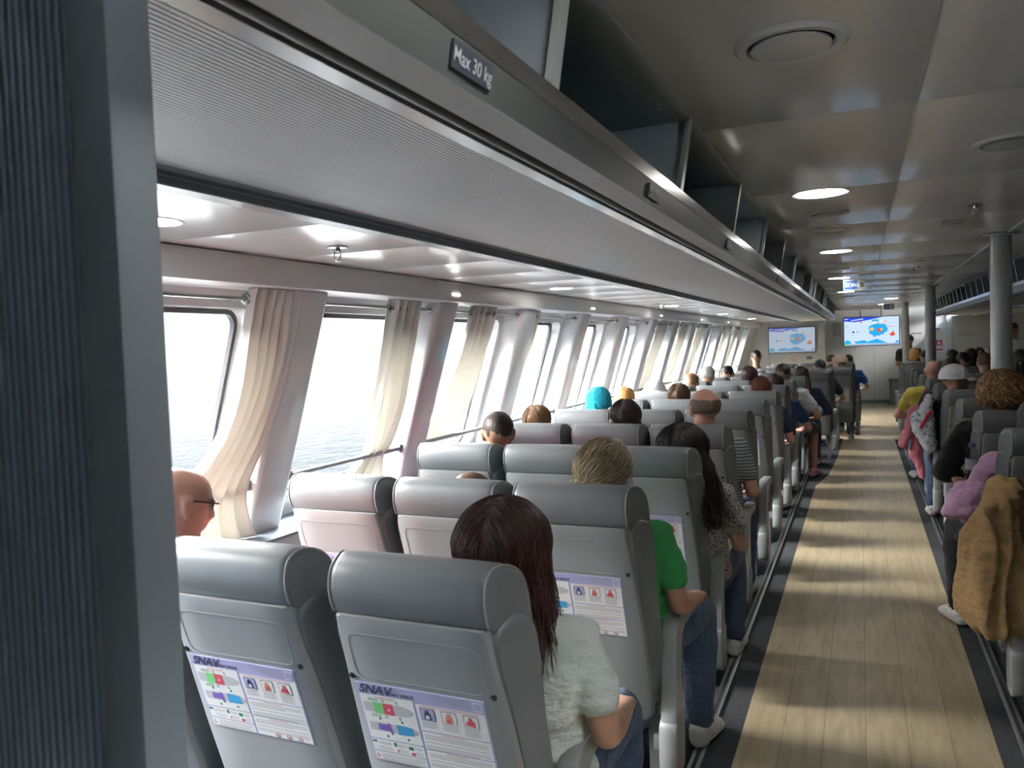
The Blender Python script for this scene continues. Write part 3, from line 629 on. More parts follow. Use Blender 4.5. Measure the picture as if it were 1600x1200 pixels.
def seat_parts(card=True, arm=0):
    root = empty('passenger_seat'); KIDS[root.name] = []
    hp = [(p.x, p.y) for p in smooth_curve([(v[0], v[1], 0) for v in ((-0.006, 1.048), (-0.022, 1.10), (-0.012, 1.148), (0.022, 1.170), (0.066, 1.168), (0.104, 1.140), (0.130, 1.09), (0.150, 1.0), (0.168, 0.90), (0.15, 0.86), (0.11, 0.90), (0.06, 0.97), (0.02, 1.03))], 4)]
    m = MB(); c = (0.07, 1.03)
    extr(hp, [(x, s, *c) for x, s in ((-0.205, 0.80), (-0.205, 0.90), (-0.199, 0.955), (-0.182, 0.99), (-0.12, 1.0), (0, 1.005), (0.12, 1.0), (0.182, 0.99), (0.199, 0.955), (0.205, 0.90), (0.205, 0.80))], M_leather, m)
    def flare(m, k0=0.955):
        for v in m.bm.verts:
            t = max(0.0, min(1.0, (v.co.y - max(0.0, yb(v.co.z) * 0.85)) / 0.13)); v.co.x *= k0 + 0.165 * t * t * (3 - 2 * t)
    flare(m); kid(root, m.build('headrest', root, 50))
    for sx in (-1, 1):
        m = MB()
        m.tube([(sx * 0.2005, c[0] + (y - c[0]) * 0.958, c[1] + (z - c[1]) * 0.958) for y, z in hp[:30]], 0.0032, M_pipe, 6)
        flare(m); kid(root, m.build('piping', root, 60))
    bp = [(p.x, p.y) for p in smooth_curve([(v[0], v[1], 0) for v in ((0.02, 1.03), (0.07, 1.06), (0.13, 1.03), (0.165, 0.93), (0.185, 0.80), (0.235, 0.62), (0.285, 0.47), (0.26, 0.40), (0.21, 0.40), (0.155, 0.60), (0.085, 0.82), (0.03, 0.96))], 3)]
    m = MB(); cc = (0.14, 0.75)
    extr(bp, [(x, s, *cc) for x, s in ((-0.214, 0.90), (-0.216, 0.96), (-0.208, 0.99), (-0.16, 1.0), (-0.10, 0.985), (0.10, 0.985), (0.16, 1.0), (0.208, 0.99), (0.216, 0.96), (0.214, 0.90))], M_leather, m)
    flare(m, 0.935); kid(root, m.build('backrest', root, 50))
    # moulded rear shell
    m = MB(); rings = []
    for z, hw, dpt in ((1.043, 0.180, 0.012), (1.040, 0.186, 0.02), (1.00, 0.190, 0.028), (0.85, 0.197, 0.03), (0.65, 0.205, 0.032), (0.48, 0.207, 0.032), (0.39, 0.203, 0.03), (0.345, 0.196, 0.03), (0.332, 0.185, 0.02)):
        y0 = yb(z) - 0.014; rr = 0.014
        rings.append([(hw, y0 + dpt + 0.02, z), (hw, y0 + rr, z), (hw - rr * 0.3, y0 + rr * 0.3, z), (hw - rr, y0, z), (0.1, y0, z), (0, y0, z), (-0.1, y0, z), (-hw + rr, y0, z), (-hw + rr * 0.3, y0 + rr * 0.3, z), (-hw, y0 + rr, z), (-hw, y0 + dpt + 0.02, z)])
    m.loft(rings, M_shell)
    # faint raised rectangle (folding-table outline)
    n = Vector((0, -1, -0.33)).normalized(); o = [Vector((x, yb(z) - 0.014, z)) for x, z in rrect(-0.165, 0.165, 0.882, 1.0, 0.025, 4)]; i2 = [Vector((x, yb(z) - 0.014, z)) for x, z in rrect(-0.162, 0.162, 0.885, 0.997, 0.023, 4)]
    m.loft([o, [p + n * 0.0009 for p in o], [p + n * 0.0009 for p in i2], [p + n * 0.0002 for p in i2]], M_shell, cap=False)
    kid(root, m.build('back_shell', root, 40))
    for sx in (-1, 1):
        z = 0.885; m = MB(); M = Matrix.Translation((sx * 0.179, yb(z) - 0.014, z)) @ Matrix.Rotation(PI / 2 + 0.32, 4, 'X')
        m.lathe((0, 0, 0), [(0.0075, -0.001), (0.0075, 0.002), (0.004, 0.003), (0.001, 0.002)], M_black, 12)
        for vv in m.bm.verts: vv.co = M @ vv.co
        kid(root, m.build('bolt', root))
    m = MB(); sp_ = [(p.x, p.y) for p in smooth_curve([(v[0], v[1], 0) for v in ((0.24, 0.40), (0.22, 0.45), (0.30, 0.47), (0.50, 0.475), (0.66, 0.485), (0.71, 0.46), (0.70, 0.41), (0.60, 0.385), (0.4, 0.375))], 3)]
    extr(sp_, [(x, s, 0.45, 0.43) for x, s in ((-0.214, 0.93), (-0.212, 0.975), (-0.19, 1.0), (0.19, 1.0), (0.212, 0.975), (0.214, 0.93))], M_leather, m)
    kid(root, m.build('seat_cushion', root, 50))
    m = MB(); m.box(-0.2, 0.2, 0.27, 0.66, 0.335, 0.385, M_shell_d, 0.012); kid(root, m.build('seat_pan', root))
    for sx in (-1, 1):
        m = MB(); x = sx * 0.17
        m.loft([[(x - 0.02, 0.36 - e, z), (x + 0.02, 0.36 - e, z), (x + 0.02, 0.52 + e, z), (x - 0.02, 0.52 + e, z)] for z, e in ((0.0, 0.03), (0.012, 0.03), (0.015, 0.0), (0.34, 0.015))], M_shell)
        kid(root, m.build('leg', root))
    if card: kid(root, make_card().build('safety_card', root, 0))
    if arm:
        x = arm * 0.255; m = MB()
        ap = [(p.x, p.y) for p in smooth_curve([(v[0], v[1], 0) for v in ((0.215, 0.30), (0.235, 0.48), (0.25, 0.60), (0.275, 0.655), (0.33, 0.672), (0.45, 0.665), (0.575, 0.655), (0.60, 0.635), (0.57, 0.615), (0.45, 0.618), (0.37, 0.612), (0.335, 0.57), (0.32, 0.45), (0.315, 0.30))], 4)]
        extr(ap, [(x - 0.026, 0.975, 0.35, 0.5), (x - 0.021, 0.995, 0.35, 0.5), (x + 0.021, 0.995, 0.35, 0.5), (x + 0.026, 0.975, 0.35, 0.5)], M_arm, m)
        kid(root, m.build('armrest', root, 50))
        m = MB(); ap = [(p.x, p.y) for p in smooth_curve([(v[0], v[1], 0) for v in ((0.205, 0.16), (0.20, 0.30), (0.215, 0.335), (0.26, 0.35), (0.31, 0.335), (0.33, 0.30), (0.325, 0.16), (0.265, 0.14))], 4)]
        extr(ap, [(x - 0.031, 0.95, 0.26, 0.25), (x - 0.027, 1, 0.26, 0.25), (x + 0.027, 1, 0.26, 0.25), (x + 0.031, 0.95, 0.26, 0.25)], M_shell, m)
        m.box(min(x, x - arm * 0.06), max(x, x - arm * 0.06), 0.24, 0.30, 0.22, 0.27, M_shell_d, 0.004)
        kid(root, m.build('armrest_bracket', root, 50))
    return root
def place_seat(proto, x, y, label, rz=0.0, grp='grey passenger seats'):
    if not proto.get('used'): o = proto; proto['used'] = 1
    else: o = copy_tree(proto)
    o.location = (x, y, 0); o.rotation_euler = (0, 0, rz); tag(o, label, 'seat', grp); return o
S_card = seat_parts(True, 0); S_cardarm = seat_parts(True, 1); S_plain = seat_parts(False, 0); S_arm = seat_parts(False, -1)
LEFT = []
for k in range(15):
    y = 1.44 + 0.95 * k
    if k < 9: xs = (-0.865, -1.325, -1.785)
    elif k == 9: xs = (-0.80, -1.26, -1.72)
    elif k < 12: xs = (-0.57, -1.03, -1.49)
    else: xs = (-0.31, -0.77, -1.23)
    if k == 12: y -= 0.2
    if k == 0: xs = (-0.895, -1.40, -1.90)
    for c, x in enumerate(xs):
        lab = 'grey seat left of the aisle, %s row from the viewer, %s' % (ords[k], ('at the aisle', 'middle of the three', 'nearest the windows')[c])
        place_seat(S_cardarm if c == 0 else S_card, x, y, lab)
for k in range(1, 15):
    y = 1.40 + 0.95 * k + (0.15 if k == 2 else 0)
    for c in range(5):
        x = 0.825 + 0.46 * c
        if x - 0.25 > 0.160 * (y + 0.3) + 0.05: continue
        place_seat(S_arm if c == 0 else S_plain, x, y, 'grey seat right of the aisle, %s row from the viewer, %s' % (ords[k], ('at the aisle', 'second from the aisle', 'third from the aisle', 'fourth from the aisle', 'fifth from the aisle')[c]))
for p in (S_card, S_cardarm, S_plain, S_arm):
    if 'used' in p: del p['used']
bpy.context.view_layer.update()

# ================================================================== PEOPLE
def remesh(m, voxel, smooth_it=4, name='t', noisef=None):
    me = bpy.data.meshes.new(name); bmesh.ops.recalc_face_normals(m.bm, faces=m.bm.faces[:]); m.bm.to_mesh(me); m.bm.free()
    o = bpy.data.objects.new(name, me); COL.objects.link(o)
    r = o.modifiers.new('r', 'REMESH'); r.mode = 'VOXEL'; r.voxel_size = voxel; r.use_smooth_shade = True
    if smooth_it: q = o.modifiers.new('s', 'SMOOTH'); q.factor = 0.5; q.iterations = smooth_it
    bpy.context.view_layer.update()
    out = bpy.data.meshes.new_from_object(o.evaluated_get(bpy.context.evaluated_depsgraph_get()))
    bpy.data.objects.remove(o); bpy.data.meshes.remove(me)
    if noisef:
        nn = [v.normal.copy() for v in out.vertices]
        for v, n in zip(out.vertices, nn): v.co += n * noisef(v.co)
    out.polygons.foreach_set('use_smooth', [True] * len(out.polygons))
    return out
D0 = None
def cap_(m, a, ra, b, rb): m.hull([(a, ra), (b, rb)], M_skin)
M_skin = mat('skin', (0.42, 0.25, 0.18), 0.5)
def skin(n, c): return mat('skin_' + n, c, 0.48, var=(14, 0.08))
SK = {'fair': skin('fair', (0.55, 0.34, 0.26)), 'pink': skin('pink', (0.56, 0.29, 0.22)), 'tan': skin('tan', (0.36, 0.20, 0.13)), 'brown': skin('brown', (0.22, 0.12, 0.08))}
def cloth(n, c): return mat('cloth_' + n, c, 0.92, bump=('noise', 15, 0.7, (1, 1, 1.8), 0.03), sheen=0.05)
HEADZ = 1.18
def head_prims(m, yaw=0.0, c=(0, 0, HEADZ), tilt=0.0):
    R = Matrix.Translation(c) @ Matrix.Rotation(yaw, 4, 'Z') @ Matrix.Rotation(tilt, 4, 'X')
    q = MB()
    q.hull([((0, -0.018, 0.03), (0.074, 0.088, 0.082)), ((0, 0.02, 0.03), (0.066, 0.072, 0.075))], M_skin, 3)
    q.hull([((0, 0.028, -0.005), (0.060, 0.062, 0.05)), ((0, 0.060, -0.088), (0.024, 0.022, 0.02)), ((0.045, 0.0, -0.055), 0.016), ((-0.045, 0.0, -0.055), 0.016)], M_skin)
    q.hull([((0, 0.090, 0.02), 0.008), ((0, 0.112, -0.022), 0.010), ((0.012, 0.094, -0.03), 0.008), ((-0.012, 0.094, -0.03), 0.008)], M_skin, 1)   # nose
    q.hull([((0.02, 0.086, -0.056), (0.008, 0.006, 0.006)), ((-0.02, 0.086, -0.056), (0.008, 0.006, 0.006)), ((0, 0.094, -0.055), (0.012, 0.007, 0.008))], M_skin, 1)  # lips
    q.hull([((0.035, 0.080, 0.028), (0.022, 0.012, 0.007)), ((-0.035, 0.080, 0.028), (0.022, 0.012, 0.007))], M_skin, 1)  # brow
    for sx in (-1, 1):
        q.hull([((sx * 0.079, -0.004, 0.012), (0.006, 0.016, 0.017)), ((sx * 0.084, -0.014, 0.018), (0.006, 0.012, 0.014)), ((sx * 0.075, 0.0, -0.028), (0.006, 0.008, 0.010))], M_skin)
    off = len(m.bm.verts); me = bpy.data.meshes.new('h'); q.bm.to_mesh(me); q.bm.free(); m.bm.from_mesh(me); bpy.data.meshes.remove(me)
    m.bm.verts.ensure_lookup_table()
    for v in m.bm.verts[off:]: v.co = R @ v.co
    m.hull([((0, -0.018 + c[1], c[2] - 0.05), (0.052, 0.055, 0.04)), ((0, 0.03, 1.01), (0.060, 0.058, 0.05))], M_skin)
ARMS = {
 'lap': [(0.168, 0.06, 0.965), (0.215, 0.13, 0.72), (0.13, 0.34, 0.675), (0.095, 0.42, 0.665)],
 'rest': [(0.168, 0.06, 0.965), (0.230, 0.08, 0.73), (0.21, 0.31, 0.685), (0.185, 0.40, 0.675)],
 'hold': [(0.168, 0.06, 0.965), (0.25, 0.14, 0.72), (0.20, 0.33, 0.80), (0.19, 0.39, 0.84)],
 'wide': [(0.175, 0.08, 0.965), (0.30, 0.12, 0.73), (0.20, 0.36, 0.685), (0.15, 0.44, 0.672)]}
def body_mesh(yaw, arms, voxel, stand=False, tilt=0.0):
    m = MB(); head_prims(m, yaw, tilt=tilt)
    m.hull([((0.165, 0.05, 0.965), 0.05), ((-0.165, 0.05, 0.965), 0.05), ((0, 0.035, 1.01), (0.07, 0.06, 0.04)), ((0.11, 0.08, 0.80), (0.05, 0.10, 0.08)), ((-0.11, 0.08, 0.80), (0.05, 0.10, 0.08))], M_skin)
    m.hull([((0, 0.09, 0.80), (0.155, 0.105, 0.1)), ((0, 0.15, 0.575), (0.165, 0.12, 0.09))], M_skin)
    A = ARMS[arms]
    for sx in (-1, 1):
        p = [Vector((sx * a, b, c)) for a, b, c in A]
        m.hull([(p[0], 0.050), (p[0].lerp(p[1], 0.35), 0.045), (p[1], 0.036)], M_skin); m.hull([(p[1], 0.037), (p[1].lerp(p[2], 0.3), 0.039), (p[2], 0.025)], M_skin)
        f = (p[3] - p[2]).normalized(); m.hull([(p[2], 0.024), (p[2] + f * 0.07 + Vector((sx * 0.022, 0, 0)), (0.014, 0.016, 0.012)), (p[2] + f * 0.07 - Vector((sx * 0.022, 0, 0)), (0.014, 0.016, 0.012))], M_skin)
        for k, ln in enumerate((0.055, 0.068, 0.064, 0.048)):
            b0 = p[2] + f * 0.07 + Vector((sx * (-0.027 + 0.018 * k), 0, 0)); b1 = b0 + f * ln * 0.55 + Vector((0, 0, -0.006)); b2 = b1 + f * ln * 0.3 + Vector((0, 0, -0.022))
            m.hull([(b0, 0.0092), (b1, 0.0086)], M_skin, 1); m.hull([(b1, 0.0086), (b2, 0.0075)], M_skin, 1)
        t0 = p[2] + f * 0.02 - Vector((sx * 0.02, 0, 0)); t1 = t0 + f * 0.035 - Vector((sx * 0.028, 0, 0.005)); t2 = t1 + f * 0.028 - Vector((sx * 0.004, 0, 0.012))
        m.hull([(t0, 0.012), (t1, 0.0105)], M_skin, 1); m.hull([(t1, 0.0105), (t2, 0.009)], M_skin, 1)
        if not stand:
            h, k_, a_ = Vector((sx * 0.085, 0.17, 0.56)), Vector((sx * 0.12, 0.56, 0.545)), Vector((sx * 0.13, 0.53, 0.10))
        else:
            h, k_, a_ = Vector((sx * 0.09, 0.14, 0.52)), Vector((sx * 0.10, 0.15, 0.10)), Vector((sx * 0.10, 0.12, -0.36))
        m.hull([(h, 0.088), (k_, 0.057)], M_skin); m.hull([(k_, 0.056), (k_.lerp(a_, 0.3), 0.058), (a_, 0.036)], M_skin)
        m.hull([(a_ + Vector((0, -0.015, -0.045)), 0.032), (a_ + Vector((sx * 0.01, 0.13, -0.065)), (0.036, 0.035, 0.02)), (a_, 0.034)], M_skin)
    return remesh(m, voxel, 3, 'body')
def shirt_mesh(arms, sleeve, voxel=0.013, seed=1):
    m = MB(); G = M_skin
    m.hull([((0.168, 0.05, 0.962), 0.060), ((-0.168, 0.05, 0.962), 0.060), ((0, 0.03, 1.005), (0.078, 0.068, 0.045)), ((0.11, 0.08, 0.80), (0.065, 0.12, 0.08)), ((-0.11, 0.08, 0.80), (0.065, 0.12, 0.08))], G)
    m.hull([((0, 0.09, 0.80), (0.175, 0.122, 0.1)), ((0, 0.14, 0.565), (0.190, 0.142, 0.07))], G)
    for sx in (-1, 1):
        p = [Vector((sx * a, b, c)) for a, b, c in ARMS[arms]]
        if sleeve == 'short': m.hull([(p[0], 0.062), (p[0].lerp(p[1], 0.58), 0.056)], G)
        elif sleeve == 'long': m.hull([(p[0], 0.062), (p[1], 0.048)], G); m.hull([(p[1], 0.049), (p[2].lerp(p[1], 0.08), 0.036)], G)
        elif sleeve == 'puffy': m.hull([(p[0], 0.075), (p[0].lerp(p[1], 0.5), 0.08), (p[1], 0.066)], G); m.hull([(p[1], 0.068), (p[2], 0.045)], G)
    def nf(c): return 0.012 * noise.noise((c.x * 6 + seed, c.y * 6, c.z * 13)) + 0.006 * noise.noise((c.x * 16, c.y * 16 + seed, c.z * 30))
    return remesh(m, voxel, 4, 'shirt', nf)
def trouser_mesh(stand=False, shorts=False):
    m = MB()
    m.hull([((0, 0.15, 0.56), (0.176, 0.135, 0.085)), ((0, 0.16, 0.54), (0.17, 0.13, 0.08))], M_skin)
    for sx in (-1, 1):
        if not stand: h, k_, a_ = Vector((sx * 0.085, 0.17, 0.555)), Vector((sx * 0.12, 0.56, 0.545)), Vector((sx * 0.13, 0.53, 0.12))
        else: h, k_, a_ = Vector((sx * 0.09, 0.14, 0.52)), Vector((sx * 0.10, 0.15, 0.10)), Vector((sx * 0.10, 0.12, -0.34))
        m.hull([(h, 0.104), (k_, 0.074)], M_skin)
        if not shorts: m.hull([(k_, 0.074), (k_.lerp(a_, 0.3), 0.078), (a_, 0.056)], M_skin)
    return remesh(m, 0.014, 4, 'trousers', lambda c: 0.006 * noise.noise((c.x * 9, c.y * 18, c.z * 14)))
def shoe_mesh(sx, stand=False):
    m = MB(); a = Vector((sx * 0.13, 0.53, 0.10)) if not stand else Vector((sx * 0.10, 0.12, -0.36))
    m.hull([(a + Vector((0, -0.02, -0.03)), 0.042), (a + Vector((0, -0.035, -0.07)), (0.036, 0.03, 0.026)), (a + Vector((sx * 0.01, 0.14, -0.068)), (0.046, 0.045, 0.03)), (a + Vector((0, 0.05, -0.03)), 0.035)], M_skin)
    return remesh(m, 0.010, 2, 'shoe')
HMAT = {}; STR = [M_skin, mat('strand_a', (0.1, 0.1, 0.1)), mat('strand_b', (0.1, 0.1, 0.1)), mat('strand_c', (0.1, 0.1, 0.1))]
def hairmat(n, c, v=0.35, rough=0.52):
    if n not in HMAT: HMAT[n] = mat('hair_' + n, c, rough, spec=0.5, bump=('noise', 60, 0.5, (2.5, 2.5, 0.25), 0.006), var=(40, v, (2.5, 2.5, 0.3)))
    return HMAT[n]
def hair_mesh(kind, R, strands=0, seed=1, vox=0.009, vol=1.0):
    """R: head matrix (origin = head centre, +Y = face)."""
    rnd = random.Random(seed); m = MB()
    cy, cz = -0.008, 0.032; rx, ry, rz = 0.084 * vol, 0.100 * vol, 0.090 * (1 + (vol - 1) * 0.7)
    bmesh.ops.create_icosphere(m.bm, subdivisions=4, radius=1.0); m.mi(M_skin)
    for v in m.bm.verts:
        d = v.co.normalized(); face = d.y
        k = 1.0
        if kind == 'bald': cut = max(0, d.z - 0.25) * 4 + max(0, d.y - 0.15) * 4 + max(0, -d.z - 0.55) * 3
        elif kind in ('long', 'curlylong', 'bob'): cut = max(0, d.y - 0.45) * 3 * (1.0 if d.z < 0.62 else 0.2)
        elif kind == 'curly': cut = max(0, d.y - 0.55) * 3 * (1.0 if d.z < 0.5 else 0.1)
        else: cut = max(0, d.y - 0.25) * 2.5 * (1.0 if d.z < 0.6 else 0.1) + max(0, -d.z - 0.42) * 4 + (max(0, abs(d.x) - 0.7) * max(0, 0.2 - d.z) * 2.5)
        k = 1 - 0.3 * min(1, cut)
        if kind == 'short': k *= 0.965
        if kind in ('curly',): k *= 1.0 + 0.10 * noise.noise(d * 4 + Vector((seed, 0, 0)))
        v.co = Vector((d.x * rx * k, cy + d.y * ry * k, cz + d.z * rz * k))
    if kind in ('long', 'curlylong'):
        L = -0.20 if kind == 'long' else -0.33; wd = 1.55 if kind == 'curlylong' else 1.05
        for sx in (-1, 1):
            m.hull([((sx * 0.055 * wd, -0.03, 0.0), (0.034, 0.06, 0.05)), ((sx * 0.078 * wd, -0.02, -0.12), (0.034, 0.05, 0.05)), ((sx * 0.09 * wd, -0.03, L), (0.025 * wd, 0.03, 0.03))], M_skin)
        m.hull([((0, -0.05, 0.0), (0.07, 0.05, 0.05)), ((0, -0.055, -0.12), (0.085, 0.035, 0.05)), ((0, -0.045, L), (0.07, 0.02, 0.03))], M_skin)
    elif kind == 'bob':
        m.hull([((0, -0.035, 0.0), (0.086, 0.065, 0.05)), ((0, -0.03, -0.075), (0.083, 0.058, 0.03))], M_skin)
    elif kind == 'ponytail':
        m.hull([((0, -0.10, 0.03), 0.022), ((0, -0.125, -0.02), 0.026), ((0, -0.11, -0.12), 0.012)], M_skin)
    f = 0.004 if kind in ('short', 'bald') else 0.03 if kind == 'curly' else 0.013 if kind == 'curlylong' else 0.010 if kind == 'messy' else 0.006
    fr = 60 if kind in ('curly', 'curlylong') else 26
    me = remesh(m, vox, 2, 'hair', lambda c: f * noise.noise((c.x * fr + seed, c.y * fr, c.z * (fr if kind == 'curly' else 8))))
    b = MB(); [b.mi(q) for q in STR]; b.bm.from_mesh(me); bpy.data.meshes.remove(me)
    for _ in range(strands):
        th = rnd.uniform(0, 2 * PI); zz = rnd.uniform(-0.25, 1.0)
        if kind in ('long', 'curlylong', 'bob') : zz = rnd.uniform(0.2, 1.0)
        d = Vector((math.cos(th) * math.sqrt(max(0, 1 - zz * zz)), math.sin(th) * math.sqrt(max(0, 1 - zz * zz)), zz))
        if d.y > 0.5 and d.z < 0.7: continue
        lift = rnd.uniform(0.99, 1.07 if kind in ('messy', 'curly') else 1.045); p = Vector((d.x * rx * lift, cy + d.y * ry * lift, cz + d.z * rz * lift)); pts = [p.copy()]
        steps = {'long': 22, 'curlylong': 28, 'bob': 12, 'curly': 6, 'messy': 10, 'short': 4}[kind]; st = 0.015 if kind != 'curly' else 0.011
        if kind in ('long', 'curlylong'): steps = int(steps * rnd.uniform(0.75, 1.12))
        ph = rnd.uniform(0, 6); wob = Vector((rnd.uniform(-1, 1), rnd.uniform(-1, 1), 0)) * 0.35
        sidev = rnd.uniform(-0.35, 0.35)
        for k in range(steps):
            q = p - Vector((0, cy, cz)); n = Vector((q.x / rx ** 2, q.y / ry ** 2, q.z / rz ** 2)).normalized()
            if kind == 'messy': g = Vector((n.y * 0.5 + wob.x, -n.x * 0.5 + wob.y - 0.5, -0.55))
            elif kind == 'curly': g = Vector((wob.x * 2, wob.y * 2, -0.4))
            elif kind == 'short': g = Vector((wob.x, -0.6 + wob.y, -0.5))
            else: g = Vector((math.copysign(0.6, p.x + 0.008) if q.z > 0.02 else sidev * (1.1 if kind == 'curlylong' else 0.4), -0.25 if q.z > 0 else 0.0, -1.0)) + wob * 0.25
            inside = q.z > -0.03
            if inside: g = g - n * g.dot(n)
            g.normalize(); p = p + g * st
            if inside:
                q = p - Vector((0, cy, cz)); s_ = math.sqrt((q.x / rx) ** 2 + (q.y / ry) ** 2 + (q.z / rz) ** 2)
                if s_ > 1e-6: p = Vector((0, cy, cz)) + q * (lift / s_)
                if kind in ('messy', 'curly'): p += n * 0.002 * rnd.random() * (2 if kind == 'curly' else 1)
            o = Vector((0, 0, 0))
            if kind == 'long': o = Vector((0.006 * math.sin(ph + k * 0.45), 0.006 * math.cos(ph * 1.7 + k * 0.4), 0)) * min(1, k / 9)
            if kind == 'messy': o = Vector((0.006 * math.sin(ph + k * 0.5), 0.005 * math.cos(ph * 2 + k * 0.6), 0.006 * math.sin(ph * 3 + k * 0.3))) * min(1, k / 3)
            if kind in ('curly', 'curlylong'):
                a = 0.007 if kind == 'curly' else 0.008 * min(1, k / 8); o = Vector((a * math.cos(ph + k * 1.3), a * math.sin(ph + k * 1.3), a * 0.5 * math.sin(ph + k * 0.9)))
            pts.append(p + o)
        r0 = 0.0012 if kind != 'curly' else 0.0026
        b.tube(pts, [r0] * (len(pts) - 2) + [r0 * 0.6, r0 * 0.15], STR[rnd.choice((0, 1, 1, 2, 3))], 3, cap=False)
    for v in b.bm.verts: v.co = R @ v.co
    out = bpy.data.meshes.new('hair'); b.bm.to_mesh(out); b.bm.free(); out.polygons.foreach_set('use_smooth', [True] * len(out.polygons)); [out.materials.append(q) for q in (M_skin, *STR[1:])]
    return out
def cap_mesh(kind, R, mm):
    m = MB(); rx, ry, rz = 0.094, 0.112, 0.098; N = 40; rings = []
    for j in range(15):
        t = PI / 2 * j / 14; z = 0.03 + rz * math.sin(t) if j else 0.012
        c = math.cos(t) if j < 14 else 0.02
        cr = 1.0 if kind != 'bucket' else 1.06
        rings.append([((rx * cr * c + 0.002 * (kind == 'wrap') * math.sin(9 * a + 5 * t)) * math.cos(a), -0.008 + (ry * cr * c + 0.002 * (kind == 'wrap') * math.sin(7 * a)) * math.sin(a), z + (0.012 * math.sin(a) if kind == 'wrap' and j < 3 else 0) - (0.03 * (1 if kind == 'wrap' and j < 2 else 0))) for a in [2 * PI * k / N for k in range(N)]])
    m.loft(rings, mm)
    if kind == 'base':
        br = [];
        for s_, dz in ((0.0, 0.0), (0.35, 0.004), (0.7, 0.0), (1.0, -0.012)):
            br.append([(math.sin(a) * (0.088 - 0.01 * s_), 0.06 * math.cos(a) + 0.02 + s_ * 0.085 * math.cos(a * 0.9), 0.02 + dz - 0.012 * abs(math.sin(a)) * s_) for a in [-1.15 + 2.3 * k / 14 for k in range(15)]])
        top = br; bot = [[(x, y, z - 0.004) for x, y, z in r] for r in br]
        for S in (top, bot):
            V = [[m.bm.verts.new(p) for p in r] for r in S]
            for a, b in zip(V, V[1:]):
                for i in range(14): m.face([a[i], a[i + 1], b[i + 1], b[i]], mm)
        m.lathe((0, -0.008, 0.122), [(0.001, 0.008), (0.007, 0.006), (0.008, 0.0)], mm, 10)
        for k in range(6):
            a = PI / 6 + PI / 3 * k
            m.tube([(0.096 * math.cos(t) * math.cos(a), -0.008 + 0.114 * math.cos(t) * math.sin(a), 0.03 + 0.099 * math.sin(t)) for t in [PI / 2 * q / 10 for q in range(11)]], 0.0012, mm, 4)
    if kind == 'bucket':
        m.lathe((0, -0.008, 0.0), [(0.100, 0.035), (0.125, 0.008), (0.127, 0.004), (0.100, 0.028)], mm, 40, cap=False)
    if kind == 'wrap':
        m.hull([((0, -0.115, 0.0), (0.02, 0.012, 0.018)), ((0.01, -0.125, -0.05), (0.01, 0.008, 0.02))], mm, 2)
    for v in m.bm.verts: v.co = R @ v.co
    return m
BODY = {}; SHIRT = {}; TR = {}; SHO = {}
def inst(name, me, mm, parent):
    o = bpy.data.objects.new(name, me); COL.objects.link(o); o.parent = parent
    if not me.materials: me.materials.append(M_skin)
    o.material_slots[0].link = 'OBJECT'; o.material_slots[0].material = mm
    return o
